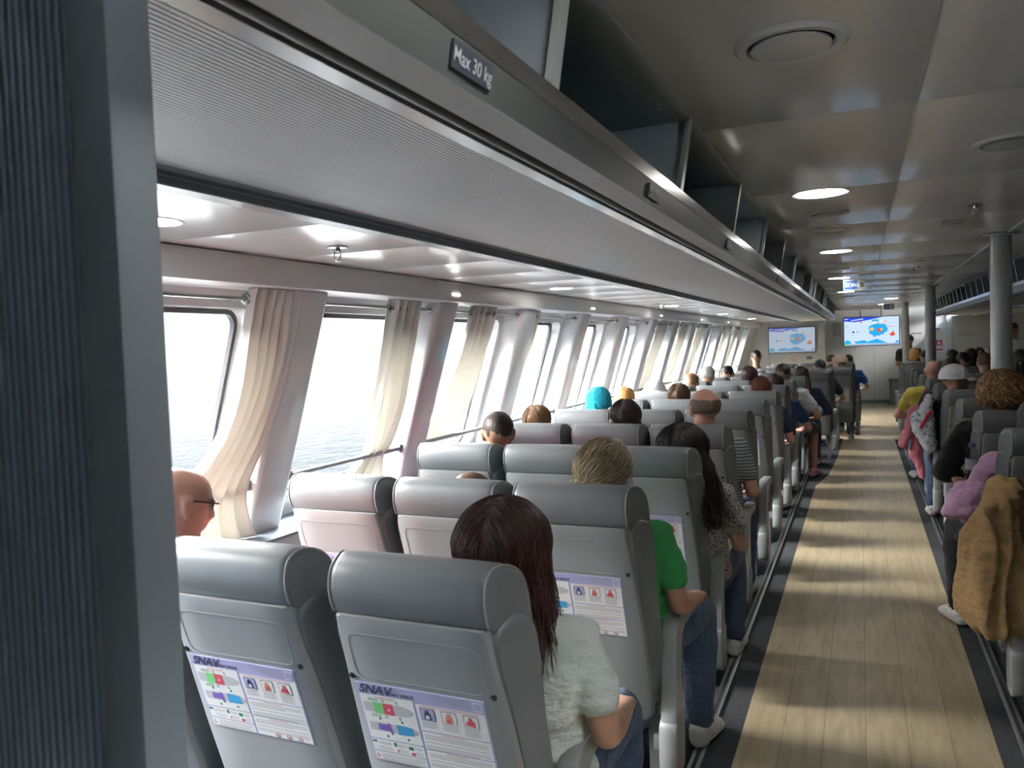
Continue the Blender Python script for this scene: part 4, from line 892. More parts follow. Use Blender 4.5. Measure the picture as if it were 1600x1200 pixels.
def person(label, pos, yaw=0.0, skin_='fair', hair='short', hcol=('dark_brown', (0.03, 0.018, 0.012)), shirt=('white', (0.5, 0.5, 0.5)), sleeve='short', arms='lap', trousers=('jeans', (0.05, 0.08, 0.14)), shoes=('white_shoe', (0.5, 0.5, 0.48)), strands=0, seed=1, hat=None, detail=0.014, stand=False, shorts=False, tilt=0.0, lean=0.0, vol=1.0, group=None, shirtmat=None, scale=1.0, glasses=None, rz=0.0):
    x, y, z = pos
    s_ = z / HEADZ if not stand else 1.0
    base = (x, y, 0 if not stand else z - HEADZ)
    root = empty('person', base); root.scale = (scale, scale, s_)
    root.rotation_euler = (0, lean, rz)
    k = (round(yaw, 2), arms, detail, stand, round(tilt, 2))
    if k not in BODY: BODY[k] = body_mesh(yaw, arms, detail, stand, tilt)
    inst('body', BODY[k], SK[skin_], root)
    k = (arms, sleeve, seed % 2)
    if k not in SHIRT: SHIRT[k] = shirt_mesh(arms, sleeve, 0.013 if detail > 0.01 else 0.009, seed % 2)
    inst('shirt', SHIRT[k], shirtmat or cloth(*shirt), root)
    k = (stand, shorts)
    if k not in TR: TR[k] = trouser_mesh(stand, shorts)
    inst('shorts' if shorts else 'trousers', TR[k], cloth(*trousers), root)
    for sx in (-1, 1):
        k = (sx, stand)
        if k not in SHO: SHO[k] = shoe_mesh(sx, stand)
        inst('shoe', SHO[k], cloth(*shoes), root)
    R = Matrix.Translation((0, 0, HEADZ)) @ Matrix.Rotation(yaw, 4, 'Z') @ Matrix.Rotation(tilt, 4, 'X')
    if hair:
        ho = inst('hair', hair_mesh(hair, R, strands, seed, 0.008 if detail < 0.012 else 0.011, vol), hairmat(*hcol), root)
        for q, f_ in ((1, 0.7), (2, 1.5), (3, 2.3)):
            ho.material_slots[q].link = 'OBJECT'; ho.material_slots[q].material = mat('strand_%s_%d' % (hcol[0], q), tuple(min(0.8, c * f_) for c in hcol[1]), 0.38, spec=0.6)
    if hat:
        kind, (cn, cc) = hat; cap_mesh(kind, R, cloth(cn, cc)).build('cap' if kind == 'base' else 'hat', root, 50)
    if glasses:
        m = MB(); gm = M_black if glasses == 'sun' else M_steel
        for sx in (-1, 1):
            m.tube([R @ Vector(p) for p in ((sx * 0.074, 0.0, 0.022), (sx * 0.078, 0.04, 0.022), (sx * 0.072, 0.085, 0.02))], 0.0028 if glasses == 'sun' else 0.0016, gm, 6)
            if glasses == 'sun':
                m.loft([[R @ Vector((sx * a, 0.098 - 6 * a * a + e, 0.012 + b)) for a, b in ((0.008, 0.012), (0.03, 0.02), (0.066, 0.016), (0.068, -0.006), (0.045, -0.02), (0.015, -0.014))] for e in (0, 0.003)], gm)
            else:
                m.tube([R @ Vector((sx * (0.034 + 0.026 * math.cos(t)), 0.098 - 0.004, 0.01 + 0.019 * math.sin(t))) for t in [2 * PI * q / 16 for q in range(17)]], 0.0016, gm, 5)
        m.tube([R @ Vector(p) for p in ((-0.010, 0.099, 0.016), (0, 0.103, 0.02), (0.010, 0.099, 0.016))], 0.002, gm, 5)
        m.build('sunglasses' if glasses == 'sun' else 'spectacles', root)
    if detail < 0.012:     # eyes
        for sx in (-1, 1):
            m = MB(); c = Vector((sx * 0.032, 0.0765, 0.010)); m.hull([(R @ c, 0.0115)], mat('eye_white', (0.6, 0.6, 0.58), 0.2), 2); m.hull([(R @ (c + Vector((0, 0.0075, 0))), 0.0052)], M_black, 2); m.build('eye', root)
    tag(root, label, 'person', group)
    return root
BLK = ('black', (0.012, 0.010, 0.010)); DBR = ('dark_brown', (0.035, 0.020, 0.014)); BRN = ('brown', (0.11, 0.055, 0.028)); AUB = ('auburn', (0.16, 0.050, 0.022))
RED = ('deep_red_brown', (0.038, 0.013, 0.011)); BLO = ('ash_blonde', (0.36, 0.29, 0.19)); GRY = ('grey', (0.42, 0.41, 0.38)); LBR = ('light_brown', (0.22, 0.12, 0.055)); ORG = ('copper_blonde', (0.42, 0.22, 0.07))
def striped():
    m = mat('striped_grey_tee', (0.25, 0.28, 0.29), 0.9); n = m.node_tree; b = n.nodes['Principled BSDF']
    t = n.nodes.new('ShaderNodeTexCoord'); w_ = n.nodes.new('ShaderNodeTexWave'); w_.bands_direction = 'Z'; w_.inputs['Scale'].default_value = 18; w_.inputs['Distortion'].default_value = 1.2; w_.inputs['Detail Scale'].default_value = 0.4
    c = n.nodes.new('ShaderNodeValToRGB'); c.color_ramp.elements[0].position = 0.35; c.color_ramp.elements[0].color = (0.08, 0.10, 0.11, 1); c.color_ramp.elements[1].position = 0.6; c.color_ramp.elements[1].color = (0.33, 0.36, 0.37, 1)
    n.links.new(t.outputs['Object'], w_.inputs[0]); n.links.new(w_.outputs[0], c.inputs[0]); n.links.new(c.outputs[0], b.inputs['Base Color']); return m
def patterned(name, c1, c2, sc=60):
    m = mat(name, c1, 0.9); n = m.node_tree; b = n.nodes['Principled BSDF']
    t = n.nodes.new('ShaderNodeTexCoord'); w_ = n.nodes.new('ShaderNodeTexVoronoi'); w_.inputs['Scale'].default_value = sc
    c = n.nodes.new('ShaderNodeValToRGB'); c.color_ramp.interpolation = 'CONSTANT'; c.color_ramp.elements[0].color = (*c1, 1); c.color_ramp.elements[1].position = 0.33; c.color_ramp.elements[1].color = (*c2, 1)
    n.links.new(t.outputs['Object'], w_.inputs[0]); n.links.new(w_.outputs[0], c.inputs[0]); n.links.new(c.outputs[0], b.inputs['Base Color']); return m
S_ = person
S_('bald person in black sunglasses at the nearest window, half behind the partition', (-1.87, 1.74, 1.185), yaw=-0.35, scale=1.08, skin_='pink', hair=None, shirt=('orange_red', (0.5, 0.13, 0.08)), detail=0.009, glasses='sun', tilt=-0.25)
S_('woman with long dark red-brown hair and pale grey T-shirt in the nearest aisle seat', (-0.815, 1.69, 1.135), yaw=0.12, skin_='tan', hair='long', hcol=RED, shirt=('pale_grey', (0.48, 0.53, 0.50)), arms='rest', strands=2400, seed=3, detail=0.009, vol=1.3, lean=0.03)
S_('person with tousled ash-blonde hair and green T-shirt in the second row aisle seat', (-0.82, 2.64, 1.165), yaw=0.05, skin_='tan', hair='messy', hcol=BLO, shirt=('green', (0.03, 0.26, 0.07)), arms='rest', strands=2200, seed=5, detail=0.009, vol=1.1, rz=-0.16)
S_('brown-haired person barely showing above the second row middle seat', (-1.36, 2.68, 1.05), hair='short', hcol=BRN, shirt=('teal', (0.05, 0.2, 0.2)), seed=7)
S_('man with short black hair and bright pink shirt in the third row by the window', (-1.655, 3.57, 1.19), yaw=0.45, skin_='tan', hair='short', hcol=DBR, shirt=('hot_pink', (0.75, 0.035, 0.20)), seed=9, detail=0.009)
S_('woman with very long curly black hair and speckled top in the third row aisle seat', (-0.745, 3.60, 1.12), yaw=-0.1, skin_='tan', hair='curlylong', hcol=BLK, arms='rest', strands=2200, seed=11, vol=1.3, shirtmat=patterned('speckled_top', (0.04, 0.04, 0.04), (0.30, 0.28, 0.26), 70), detail=0.009)
S_('person with smooth light brown hair in the fourth row window seat', (-1.818, 4.5, 1.15), hair='bob', hcol=LBR, shirt=('beige', (0.4, 0.33, 0.25)), seed=13, strands=350)
S_('dark-haired woman with a small hair clip in the fourth row middle seat', (-1.262, 4.5, 1.175), yaw=0.1, skin_='tan', hair='long', hcol=DBR, shirt=('dark_grey', (0.06, 0.06, 0.07)), seed=15, strands=600, vol=1.05)
S_('balding man with spectacles and striped grey T-shirt in the fourth row aisle seat', (-0.812, 4.53, 1.235), yaw=0.55, skin_='pink', hair='bald', hcol=('grey_brown', (0.13, 0.095, 0.07)), seed=17, detail=0.009, shirtmat=striped(), arms='rest', glasses='wire', scale=1.05)
S_('person in a turquoise cloth hat at the fifth row window seat', (-1.726, 5.46, 1.195), hair='short', hcol=DBR, hat=('wrap', ('turquoise', (0.02, 0.45, 0.62))), shirt=('white_tee', (0.6, 0.6, 0.6)), seed=19)
S_('copper-blonde person just beyond the turquoise hat', (-1.80, 6.42, 1.15), hair='bob', hcol=ORG, shirt=('yellow_cream', (0.5, 0.42, 0.25)), seed=21)
S_('person in a white cloth sun hat by the window in the seventh row', (-1.773, 7.36, 1.16), hair='short', hcol=BRN, hat=('bucket', ('white_hat', (0.75, 0.75, 0.75))), shirt=('white_tee', (0.6, 0.6, 0.6)), seed=23)
S_('person with straight chestnut hair in the sixth row middle seat', (-1.345, 6.4, 1.165), hair='bob', hcol=BRN, shirt=('beige', (0.4, 0.33, 0.25)), seed=25, strands=300, vol=1.05)
S_('light brown-haired person in the eighth row near the windows', (-1.616, 8.3, 1.18), hair='short', hcol=LBR, shirt=('navy', (0.02, 0.03, 0.08)), seed=27)
S_('grey-white haired person in the ninth row near the windows', (-1.61, 9.25, 1.21), hair='short', hcol=GRY, shirt=('navy', (0.02, 0.03, 0.08)), seed=29, vol=1.08)
S_('dark-haired person just right of the grey-white head', (-1.53, 10.2, 1.19), hair='short', hcol=BLK, shirt=('white_tee', (0.6, 0.6, 0.6)), seed=31)
S_('tall dark-haired man highest of the heads before the left television', (-1.56, 13.5, 1.32), hair='short', hcol=BLK, skin_='tan', shirt=('grey_tee', (0.25, 0.25, 0.26)), seed=33)
S_('person with full dark red hair in the ninth row middle seat', (-1.147, 9.25, 1.20), hair='bob', hcol=RED, shirt=('cream_top', (0.55, 0.5, 0.4)), seed=35, vol=1.1)
S_('auburn-haired person in the seventh row aisle seat', (-0.81, 7.37, 1.17), hair='messy', hcol=AUB, shirt=('navy', (0.02, 0.03, 0.08)), seed=37, strands=300, arms='rest', skin_='pink')
S_('dark-haired person in the eighth row aisle seat with blue sleeve', (-0.778, 8.3, 1.165), hair='bob', hcol=DBR, shirt=('deep_blue', (0.02, 0.05, 0.14)), seed=39, arms='wide', skin_='pink')
S_('broad man with cropped dark hair and white T-shirt in the ninth row', (-0.784, 9.25, 1.225), hair='short', hcol=DBR, shirt=('white_tee', (0.6, 0.6, 0.6)), seed=41, arms='wide', skin_='tan', shorts=True, trousers=('dark_shorts', (0.02, 0.025, 0.04)), shoes=('pink_clog', (0.62, 0.25, 0.30)), scale=1.1, rz=-0.22)
S_('woman with long dark hair and navy top in the tenth row at the aisle', (-0.66, 10.2, 1.165), hair='long', hcol=DBR, shirt=('navy', (0.02, 0.03, 0.08)), sleeve='long', seed=43, arms='wide')
S_('dark-haired person in the twelfth row beside the far aisle', (-0.53, 12.15, 1.19), hair='short', hcol=BLK, shirt=('dark_green', (0.02, 0.06, 0.05)), seed=45, arms='wide')
S_('person in a beige baseball cap in front of the far doorway', (-0.287, 12.9, 1.225), yaw=1.2, hair='short', hcol=DBR, hat=('base', ('beige_cap', (0.50, 0.38, 0.30))), shirt=('deep_blue', (0.02, 0.05, 0.14)), seed=47)
S_('brown-haired person left of the beige cap', (-0.44, 14.05, 1.21), hair='short', hcol=BRN, shirt=('dark_grey', (0.06, 0.06, 0.07)), seed=49)
S_('dark-haired person right of the beige cap in a royal blue shirt', (-0.19, 15.0, 1.19), hair='short', hcol=DBR, shirt=('royal_blue', (0.03, 0.12, 0.40)), seed=51, arms='wide')
# right-hand block
S_('person in a lilac sweater holding a clear bottle at the right picture edge', (0.775, 4.50, 1.17), hair='long', hcol=BLK, skin_='brown', shirt=('lilac', (0.50, 0.30, 0.46)), sleeve='puffy', arms='hold', trousers=('black_jacket', (0.005, 0.0055, 0.007)), shoes=('white_shoe', (0.5, 0.5, 0.48)), seed=91, rz=0.32, detail=0.010)
S_('person with a big head of curly golden-brown hair and black jacket right of the aisle', (0.76, 5.42, 1.235), hair='curly', hcol=('golden_brown', (0.27, 0.145, 0.06)), shirt=('black_jacket', (0.005, 0.0055, 0.007)), sleeve='puffy', seed=53, arms='wide', strands=3600, vol=1.42, trousers=('black_jacket', (0.005, 0.0055, 0.007)))
S_('person in a white baseball cap turned to the right, right of the aisle', (0.70, 7.35, 1.235), yaw=-1.45, hair='short', hcol=DBR, hat=('base', ('white_cap', (0.70, 0.70, 0.76))), shirt=('black_jacket', (0.005, 0.0055, 0.007)), seed=55, sleeve='long', skin_='tan')
S_('bald pink-headed person with a yellow shirt right of the aisle', (0.70, 9.3, 1.225), hair=None, skin_='pink', shirt=('yellow', (0.60, 0.50, 0.10)), seed=57, arms='wide', scale=1.15)
S_('black-haired person between the bald head and the white cap', (0.76, 8.3, 1.265), hair='bob', hcol=BLK, shirt=('plum', (0.08, 0.02, 0.05)), sleeve='long', seed=59, arms='wide')
S_('dark cropped head with tanned neck behind the second pole', (1.211, 13.1, 1.26), yaw=0.5, hair='short', hcol=BLK, skin_='tan', shirt=('dark_grey', (0.06, 0.06, 0.07)), seed=61)
S_('brown-haired person in the middle of the right-hand crowd', (1.342, 12.1, 1.28), hair='bob', hcol=DBR, shirt=('dark_grey', (0.06, 0.06, 0.07)), seed=63)
S_('dark-haired person right of the black-haired head', (1.154, 11.15, 1.26), hair='short', hcol=BLK, shirt=('navy', (0.02, 0.03, 0.08)), seed=65)
S_('chestnut-haired person left of the near pole', (1.27, 10.2, 1.26), hair='messy', hcol=BRN, shirt=('dark_grey', (0.06, 0.06, 0.07)), seed=67)
S_('dark-haired person whose head touches the near pole', (1.31, 9.2, 1.245), hair='short', hcol=BLK, shirt=('black_jacket', (0.005, 0.0055, 0.007)), seed=69)
S_('blonde person far right of the hanging television', (0.882, 16.0, 1.25), hair='bob', hcol=ORG, shirt=('black_jacket', (0.005, 0.0055, 0.007)), seed=71)
S_('dark-haired person in front of the far blonde head', (0.96, 14.5, 1.24), hair='short', hcol=BLK, shirt=('black_jacket', (0.005, 0.0055, 0.007)), seed=73)
S_('black-haired person at the right edge beyond the near pole', (1.30, 8.25, 1.32), hair='bob', hcol=BLK, shirt=('black_jacket', (0.005, 0.0055, 0.007)), seed=75, sleeve='long')
S_('reddish-haired person below the faded wall lettering', (1.676, 14.1, 1.26), hair='short', hcol=RED, shirt=('grey_tee', (0.25, 0.25, 0.26)), seed=77)
S_('grey-haired person in the far right crowd', (1.92, 15.0, 1.24), hair='short', hcol=GRY, shirt=('grey_tee', (0.25, 0.25, 0.26)), seed=79)
S_('dark-haired person in front of the far grey-haired one', (1.60, 13.1, 1.22), hair='short', hcol=BLK, shirt=('dark_grey', (0.06, 0.06, 0.07)), seed=81)
S_('standing crew member in a white shirt facing left behind the near pole', (2.42, 16.0, 1.64), yaw=-0.9, hair='short', hcol=BLK, skin_='tan', shirt=('white_shirt', (0.7, 0.7, 0.7)), trousers=('navy', (0.02, 0.03, 0.08)), stand=True, seed=83)
S_('person in black standing half hidden behind the farthest pole', (0.875, 17.35, 1.50), yaw=0.3, hair='short', hcol=BLK, skin_='tan', shirt=('black_jacket', (0.005, 0.0055, 0.007)), trousers=('dark_shorts', (0.02, 0.025, 0.04)), stand=True, seed=85, arms='lap')

# ================================================================== SCREENS, SIGNS, LOOSE THINGS
def frame_m(loc, rz=0.0): return Matrix.Translation(loc) @ Matrix.Rotation(rz, 4, 'Z') @ Matrix(((1, 0, 0, 0), (0, 0, -1, 0), (0, 1, 0, 0), (0, 0, 0, 1)))   # local x right, y up, z toward the viewer
def television(loc, w_, h_, s_, label, rz=0.0, hang=False, dull=0.0):
    root = empty('television', loc, rz)
    m = MB(); m.box(-w_ / 2, w_ / 2, 0.0, 0.04, -h_ / 2, h_ / 2, M_black, 0.006); m.build('casing', root)
    m = MB(); F = frame_m((0, -0.0005, 0)); W, Hh = w_ - 0.03, h_ - 0.035
    def c(n, col): return emit('screen_%s_%d' % (n, int(s_ * 100)), tuple(a * (1 - dull) + dull * 0.5 for a in col), s_)
    def G(pts, mm, l): m.poly([F @ Vector(((u - 0.5) * W, (t - 0.5) * Hh, 0.0006 * l)) for u, t in pts], mm)
    def E_(cu, ct, a, b, mm, l, n=14): G([(cu + a * math.cos(2 * PI * k / n), ct + b * math.sin(2 * PI * k / n)) for k in range(n)], mm, l)
    sky_, deep, cy, wh = c('pale', (0.62, 0.78, 1.0)), c('deep', (0.03, 0.09, 0.75)), c('cyan', (0.03, 0.42, 0.85)), c('white', (0.9, 0.95, 1.0))
    red, yel, grn, gry, nav = c('red', (0.75, 0.10, 0.05)), c('yellow', (0.85, 0.70, 0.25)), c('green', (0.05, 0.55, 0.35)), c('grey', (0.45, 0.52, 0.60)), c('navy', (0.01, 0.03, 0.25))
    G([(0, 0), (1, 0), (1, 1), (0, 1)], sky_, 1)
    G([(0, 0.88), (0.2, 0.84), (0.45, 0.90), (0.70, 0.99), (0.70, 1), (0, 1)], deep, 2); G([(0.13, 0.885), (0.36, 0.935), (0.35, 0.96), (0.13, 0.905)], wh, 3); G([(0, 0.94), (0.08, 0.96), (0.08, 0.975), (0, 0.96)], wh, 3)
    for a, b, r1, r2 in ((0.52, 0.60, 0.07, 0.12), (0.60, 0.66, 0.09, 0.12), (0.70, 0.65, 0.08, 0.10), (0.75, 0.55, 0.05, 0.10), (0.52, 0.47, 0.06, 0.10), (0.56, 0.38, 0.04, 0.09), (0.64, 0.47, 0.08, 0.12), (0.63, 0.40, 0.04, 0.08), (0.70, 0.45, 0.04, 0.08), (0.57, 0.86, 0.06, 0.06)): E_(a, b, r1, r2, cy, 2)
    for a, b, r1, r2, mm in ((0.57, 0.80, 0.05, 0.05, wh), (0.57, 0.79, 0.025, 0.03, yel), (0.51, 0.57, 0.04, 0.06, yel), (0.51, 0.57, 0.018, 0.025, red), (0.65, 0.53, 0.05, 0.07, red), (0.68, 0.55, 0.03, 0.04, yel), (0.68, 0.84, 0.02, 0.03, wh), (0.73, 0.80, 0.03, 0.03, yel), (0.76, 0.83, 0.015, 0.02, red)): E_(a, b, r1, r2, mm, 3 if mm is wh else 4, 10)
    G([(0.82, 0.36), (0.87, 0.44), (0.90, 0.50), (0.91, 0.42), (0.94, 0.38), (0.90, 0.30), (0.86, 0.31)], red, 4)
    for k in range(5): G([(0.80 + 0.035 * k, 0.62), (0.812 + 0.035 * k, 0.62), (0.812 + 0.035 * k, 0.68), (0.80 + 0.035 * k, 0.68)], red if k < 3 else gry, 3)
    G([(0.78, 0.745), (0.96, 0.78), (0.96, 0.79), (0.78, 0.755)], gry, 3); G([(0.62, 0.76), (0.626, 0.76), (0.626, 0.97), (0.62, 0.97)], nav, 3)
    for a, b, ww in ((0.03, 0.68, 0.05), (0.03, 0.56, 0.10), (0.03, 0.47, 0.09), (0.03, 0.37, 0.06), (0.31, 0.66, 0.09), (0.31, 0.49, 0.09), (0.20, 0.60, 0.04)): G([(a, b), (a + ww, b + 0.01), (a + ww, b + 0.022), (a, b + 0.012)], gry, 3)
    E_(0.17, 0.48, 0.025, 0.03, nav, 3, 8); E_(0.25, 0.48, 0.03, 0.04, gry, 3, 8); E_(0.155, 0.37, 0.03, 0.02, gry, 3, 8); E_(0.05, 0.70, 0.03, 0.015, grn, 3, 8); E_(0.31, 0.84, 0.02, 0.03, red, 3, 8)
    G([(0.01, 0.07), (0.01, 0.15), (0.05, 0.20), (0.10, 0.17), (0.14, 0.07)], cy, 2); G([(0, 0.02), (0.10, 0.03), (0.10, 0.07), (0, 0.08)], grn, 3)
    G([(0.20, 0.06), (0.20, 0.16), (0.26, 0.14), (0.28, 0.17), (0.38, 0.18), (0.42, 0.12), (0.52, 0.18), (0.60, 0.22), (0.70, 0.14), (0.80, 0.06)], cy, 2); G([(0.92, 0.06), (0.95, 0.15), (0.99, 0.13), (1, 0.06)], cy, 2)
    G([(0.10, 0.02), (1, 0.02), (1, 0.045), (0.10, 0.035)], nav, 3); G([(0.2, 0.035), (0.98, 0.05), (0.98, 0.062), (0.2, 0.05)], wh, 4)
    o = m.build('screen', root, 0, recalc=False); o['label'] = 'lit blue and white screen picture'
    if hang:
        for x in (-0.2, 0.2):
            m = MB(); m.tube([(x, 0.06, h_ / 2 - 0.1), (x, 0.06, 2.25 - loc[2])], 0.012, M_black); m.box(x - 0.02, x + 0.02, 0.03, 0.07, -0.1, h_ / 2 - 0.05, M_black, 0.003); m.build('hanger', root)
    tag(root, label, 'television')
television((-1.375, YB - 0.075, 1.583), 0.985, 0.57, 0.24, 'television on the white bulkhead at the end of the window seats', dull=0.35)
television((0.215, 18.3, 1.715), 1.08, 0.62, 0.36, 'bright television hanging at the far end of the aisle', rz=0.06, hang=True)
M_sgn_b = mat('sign_blue', (0.02, 0.07, 0.22), 0.35); M_sgn_w = mat('sign_white', (0.60, 0.61, 0.60), 0.35)
def zona(loc, w_, h_, letter, label, hang):
    root = empty('zone_sign', loc); m = MB()
    m.box(-w_ / 2, w_ / 2, 0, 0.006, -h_ / 2, h_ / 2, M_sgn_w if not hang else mat('sign_panel', (0.33, 0.33, 0.31), 0.3), 0.001); m.build('plate', root)
    m = MB(); F = frame_m((0, -0.001, 0)); m.box(-w_ * 0.46, w_ * 0.12, -h_ * 0.38, h_ * 0.38, -0.0005, 0.0005, M_sgn_b, 0, F)
    m.text('ZONA', h_ * 0.42, M_sgn_w, F @ Matrix.Translation((-w_ * 0.43, -h_ * 0.15, 0.001)), bold=0.0006); m.text(letter, h_ * 0.62, M_black, F @ Matrix.Translation((w_ * 0.23, -h_ * 0.22, 0.0)), bold=0.0008); o = m.build('lettering', root, 0, recalc=False)
    if hang:
        for x in (-w_ * 0.45, w_ * 0.45):
            m = MB(); m.tube([(x, 0.003, h_ / 2), (x, 0.003, 2.25 - loc[2])], 0.002, M_steel, 6); m.build('hanging_wire', root)
    tag(root, label, 'sign')
zona((-0.05, 9.45, 2.178), 0.225, 0.125, 'B', 'hanging ceiling sign reading ZONA B over the aisle', True)
zona((0.52, 17.2, 2.172), 0.19, 0.11, 'A', 'smaller hanging sign reading ZONA A near the far television', True)
zona((-0.985, YB - 0.008, 1.182), 0.21, 0.085, 'B', 'small ZONA sign under the left television', False)
zona((1.665, YF - 0.01, 1.722), 0.20, 0.08, 'A', 'small ZONA sign high on the far wall right of the poles', False)
def roundsign(loc, r, label, col=(0.55, 0.05, 0.05)):
    root = empty('prohibition_sign', loc); F = frame_m((0, 0, 0)); rd = mat('sign_red_%d' % int(col[0] * 100), col, 0.4)
    m = MB(); m.loft([[F @ Vector((r * 1.1 * math.cos(a), r * 1.1 * math.sin(a), z)) for a in [2 * PI * k / 28 for k in range(28)]] for z in (0, 0.002)], M_sgn_w); m.build('disc', root)
    m = MB(); rings = [[F @ Vector((q * math.cos(a), q * math.sin(a), z)) for a in [2 * PI * k / 28 for k in range(28)]] for q, z in ((r, 0.002), (r, 0.0035), (r * 0.8, 0.0035), (r * 0.8, 0.002))]
    m.loft(rings, rd, cap=False); R45 = F @ Matrix.Rotation(-PI / 4, 4, 'Z'); m.box(-r * 0.85, r * 0.85, -r * 0.09, r * 0.09, 0.002, 0.0035, rd, 0, R45); m.box(-r * 0.45, r * 0.35, -r * 0.1, r * 0.08, 0.002, 0.003, M_black if col[0] > 0.3 else rd, 0, F); m.build('symbol', root)
    tag(root, label, 'sign')
roundsign((-1.345, YB - 0.004, 1.165), 0.062, 'round red no-smoking sign under the left television')
roundsign((1.673, YF - 0.004, 1.60), 0.05, 'faded round sign below the far ZONA sign', (0.25, 0.2, 0.16))
def plaque(loc, w_, h_, parts, label, cat='sign'):
    root = empty('wall_notice', loc); m = MB(); F = frame_m((0, 0, 0)); m.box(-w_ / 2, w_ / 2, -h_ / 2, h_ / 2, 0, 0.003, parts[0], 0, F); m.build('plate', root)
    m = MB()
    for x0, x1, y0, y1, mm in parts[1:]: m.box(x0 * w_, x1 * w_, y0 * h_, y1 * h_, 0.003, 0.0042, mm, 0, F)
    m.build('symbol', root); tag(root, label, cat)
M_red = mat('sign_red', (0.50, 0.03, 0.03), 0.4); M_faint = mat('faint_red_print', (0.42, 0.33, 0.32), 0.5)
plaque((1.678, YF - 0.003, 1.40), 0.12, 0.13, [M_red, (-0.2, 0.2, -0.3, 0.1, M_sgn_w), (-0.08, 0.08, 0.1, 0.35, M_sgn_w)], 'red square fire sign on the far wall')
plaque((1.682, YF - 0.003, 1.17), 0.13, 0.18, [M_sgn_w, (-0.5, 0.5, 0.3, 0.5, M_red), (-0.3, 0.3, -0.3, 0.1, M_pole)], 'white notice with red top below the red fire sign')
plaque((2.22, YF - 0.003, 1.60), 0.36, 0.14, [M_wallf, (-0.5, 0.45, 0.2, 0.3, M_faint), (-0.42, 0.3, -0.1, 0.0, M_faint), (-0.4, 0.5, -0.35, -0.25, M_faint)], 'faint red lettering on the far wall panel')
plaque((1.20, YF - 0.003, 1.636), 0.24, 0.04, [M_wallf, (-0.5, 0.5, -0.3, 0.3, M_shell_d)], 'thin grey caption strip on the far wall between two poles')
# litter bin
root = empty('litter_bin', (0.775, 20.55, 0)); m = MB()
m.lathe((0, 0, 0), [(0.13, 0.0), (0.15, 0.01), (0.165, 0.55), (0.172, 0.56), (0.172, 0.585), (0.155, 0.585), (0.15, 0.1), (0.01, 0.08)], M_shell, 32); m.build('body', root)
m = MB(); m.lathe((0, 0, 0.585), [(0.176, -0.06), (0.178, 0.0), (0.165, 0.012), (0.15, 0.0), (0.14, -0.2)], mat('bin_liner', (0.16, 0.17, 0.17), 0.4, bump=('noise', 30, 0.8, (1, 1, 1), 0.02)), 32, cap=False); m.build('bin_liner', root)
tag(root, 'grey litter bin with liner against the far wall', 'bin')

def drape(name, label, cat, pieces, mm, vox=0.014, folds=(14, 14, 2.5), amp=0.014, grp=None, it=3):
    m = MB()
    for p in pieces: m.hull(p, M_skin)
    c0 = Vector(pieces[0][0][0])
    for v in m.bm.verts: v.co -= c0
    me = remesh(m, vox, it, name, lambda c: amp * (1 - abs(noise.noise((c.x * folds[0], c.y * folds[1], c.z * folds[2]))) * 2) * 0.6 + 0.004 * noise.noise(c * 40))
    me.materials.append(mm); o = bpy.data.objects.new(name, me); COL.objects.link(o); o.location = c0
    if label: tag(o, label, cat, grp)
    return o
# brown hooded coat over the near right armrest
drape('brown_coat', 'brown hooded coat draped over the armrest at the right edge', 'coat',
      [[((0.54, 3.86, 0.88), (0.05, 0.10, 0.05)), ((0.46, 3.82, 0.75), (0.05, 0.14, 0.05)), ((0.56, 3.84, 0.72), (0.05, 0.14, 0.05))],
       [((0.46, 3.82, 0.75), (0.055, 0.15, 0.05)), ((0.56, 3.84, 0.72), (0.05, 0.15, 0.05)), ((0.42, 3.80, 0.48), (0.05, 0.17, 0.04)), ((0.56, 3.82, 0.42), (0.05, 0.17, 0.04)), ((0.48, 3.78, 0.41), (0.05, 0.15, 0.03))],
       [((0.52, 3.76, 0.92), (0.05, 0.04, 0.03)), ((0.56, 3.92, 0.95), (0.05, 0.05, 0.035))], [((0.50, 3.74, 0.90), (0.03, 0.04, 0.03)), ((0.57, 3.80, 0.80), (0.03, 0.05, 0.04))]],
      cloth('camel', (0.34, 0.215, 0.095)), 0.010, (17, 12, 2.4), 0.05)
drape('sweater', 'lilac sweater bunched on an armrest in front of the brown coat', 'sweater',
      [[((0.45, 4.50, 0.77), (0.06, 0.08, 0.05)), ((0.52, 4.55, 0.80), (0.06, 0.08, 0.05))], [((0.40, 4.48, 0.73), (0.035, 0.06, 0.035)), ((0.48, 4.48, 0.74), (0.05, 0.08, 0.04))], [((0.42, 4.56, 0.79), (0.03, 0.04, 0.03)), ((0.50, 4.6, 0.84), (0.03, 0.04, 0.03))]],
      cloth('lilac', (0.50, 0.30, 0.46)), 0.009, (22, 22, 22), 0.014)
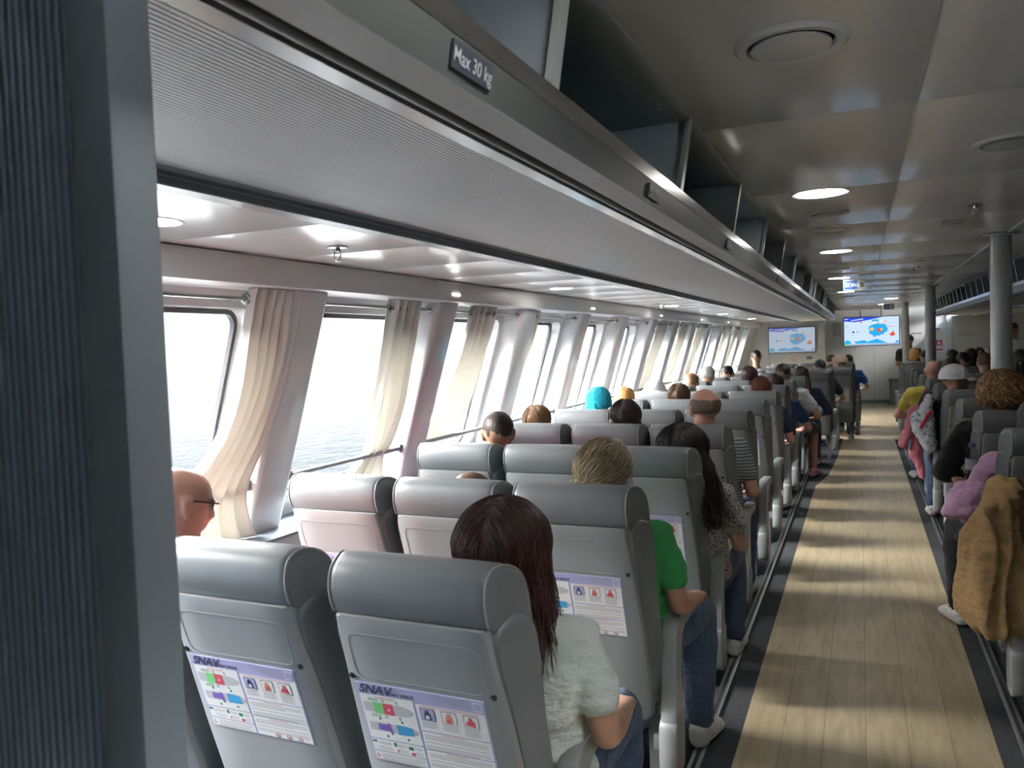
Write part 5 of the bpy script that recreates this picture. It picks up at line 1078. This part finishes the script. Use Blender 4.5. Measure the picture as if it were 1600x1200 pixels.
drape('pink_jacket', 'pink jacket hanging into the aisle beside the floral bag', 'jacket',
      [[((0.42, 7.45, 0.98), (0.05, 0.06, 0.04)), ((0.36, 7.45, 0.80), (0.035, 0.06, 0.04)), ((0.40, 7.5, 0.84), (0.04, 0.06, 0.04))], [((0.36, 7.45, 0.80), (0.035, 0.06, 0.04)), ((0.32, 7.45, 0.70), (0.03, 0.05, 0.04))],
       [((0.43, 7.5, 0.80), (0.03, 0.06, 0.04)), ((0.44, 7.5, 0.55), (0.035, 0.05, 0.04)), ((0.40, 7.5, 0.60), (0.03, 0.05, 0.04))], [((0.44, 7.5, 0.55), (0.035, 0.05, 0.04)), ((0.47, 7.5, 0.42), (0.022, 0.04, 0.03))]],
      cloth('rose_pink', (0.50, 0.15, 0.20)), 0.010, (22, 22, 6), 0.016)
drape('shoulder_bag', 'pale blue floral bag with a red stripe on the aisle armrest', 'bag',
      [[((0.49, 7.3, 0.98), (0.05, 0.07, 0.10)), ((0.44, 7.3, 0.86), (0.06, 0.07, 0.07)), ((0.51, 7.3, 0.72), (0.05, 0.07, 0.08))], [((0.41, 7.3, 0.92), (0.04, 0.05, 0.06)), ((0.46, 7.3, 0.96), (0.05, 0.05, 0.05))], [((0.51, 7.3, 1.08), (0.035, 0.04, 0.05)), ((0.49, 7.3, 1.0), (0.04, 0.04, 0.03))]],
      patterned('floral_cloth', (0.20, 0.27, 0.38), (0.50, 0.53, 0.60), 30), 0.010, (20, 20, 20), 0.012)
o = drape('bag_strap', None, None, [[((0.44, 7.222, 0.86), 0.013), ((0.51, 7.222, 0.99), 0.013)]], cloth('red_stripe', (0.60, 0.03, 0.04)), 0.007, (5, 5, 5), 0.0)
bpy.context.view_layer.update(); _bag = bpy.data.objects['shoulder_bag']; o.location = o.location - _bag.location; o.parent = _bag
# bottle in the hand of the lilac-sweater passenger
root = empty('drink_bottle', (0.535, 4.80, 0.845)); M_bot = glass('clear_plastic', (0.80, 0.83, 0.84))
m = MB(); m.lathe((0, 0, 0), [(0.001, 0.0), (0.030, 0.0), (0.033, 0.01), (0.033, 0.13), (0.028, 0.15), (0.014, 0.165), (0.014, 0.175)], M_bot, 24, cap=False); m.build('bottle_body', root)
m = MB(); m.lathe((0, 0, 0.05), [(0.0335, 0), (0.0338, 0.002), (0.0338, 0.055), (0.0335, 0.057)], mat('bottle_label', (0.35, 0.35, 0.40), 0.4), 24, cap=False); m.build('label_band', root)
m = MB(); m.lathe((0, 0, 0.168), [(0.001, 0.022), (0.015, 0.021), (0.0165, 0.018), (0.0165, 0.0), (0.001, 0.0)], mat('purple_cap', (0.07, 0.04, 0.16), 0.4), 20); m.build('bottle_cap', root)
tag(root, 'clear bottle with dark purple cap held near the right edge', 'bottle')
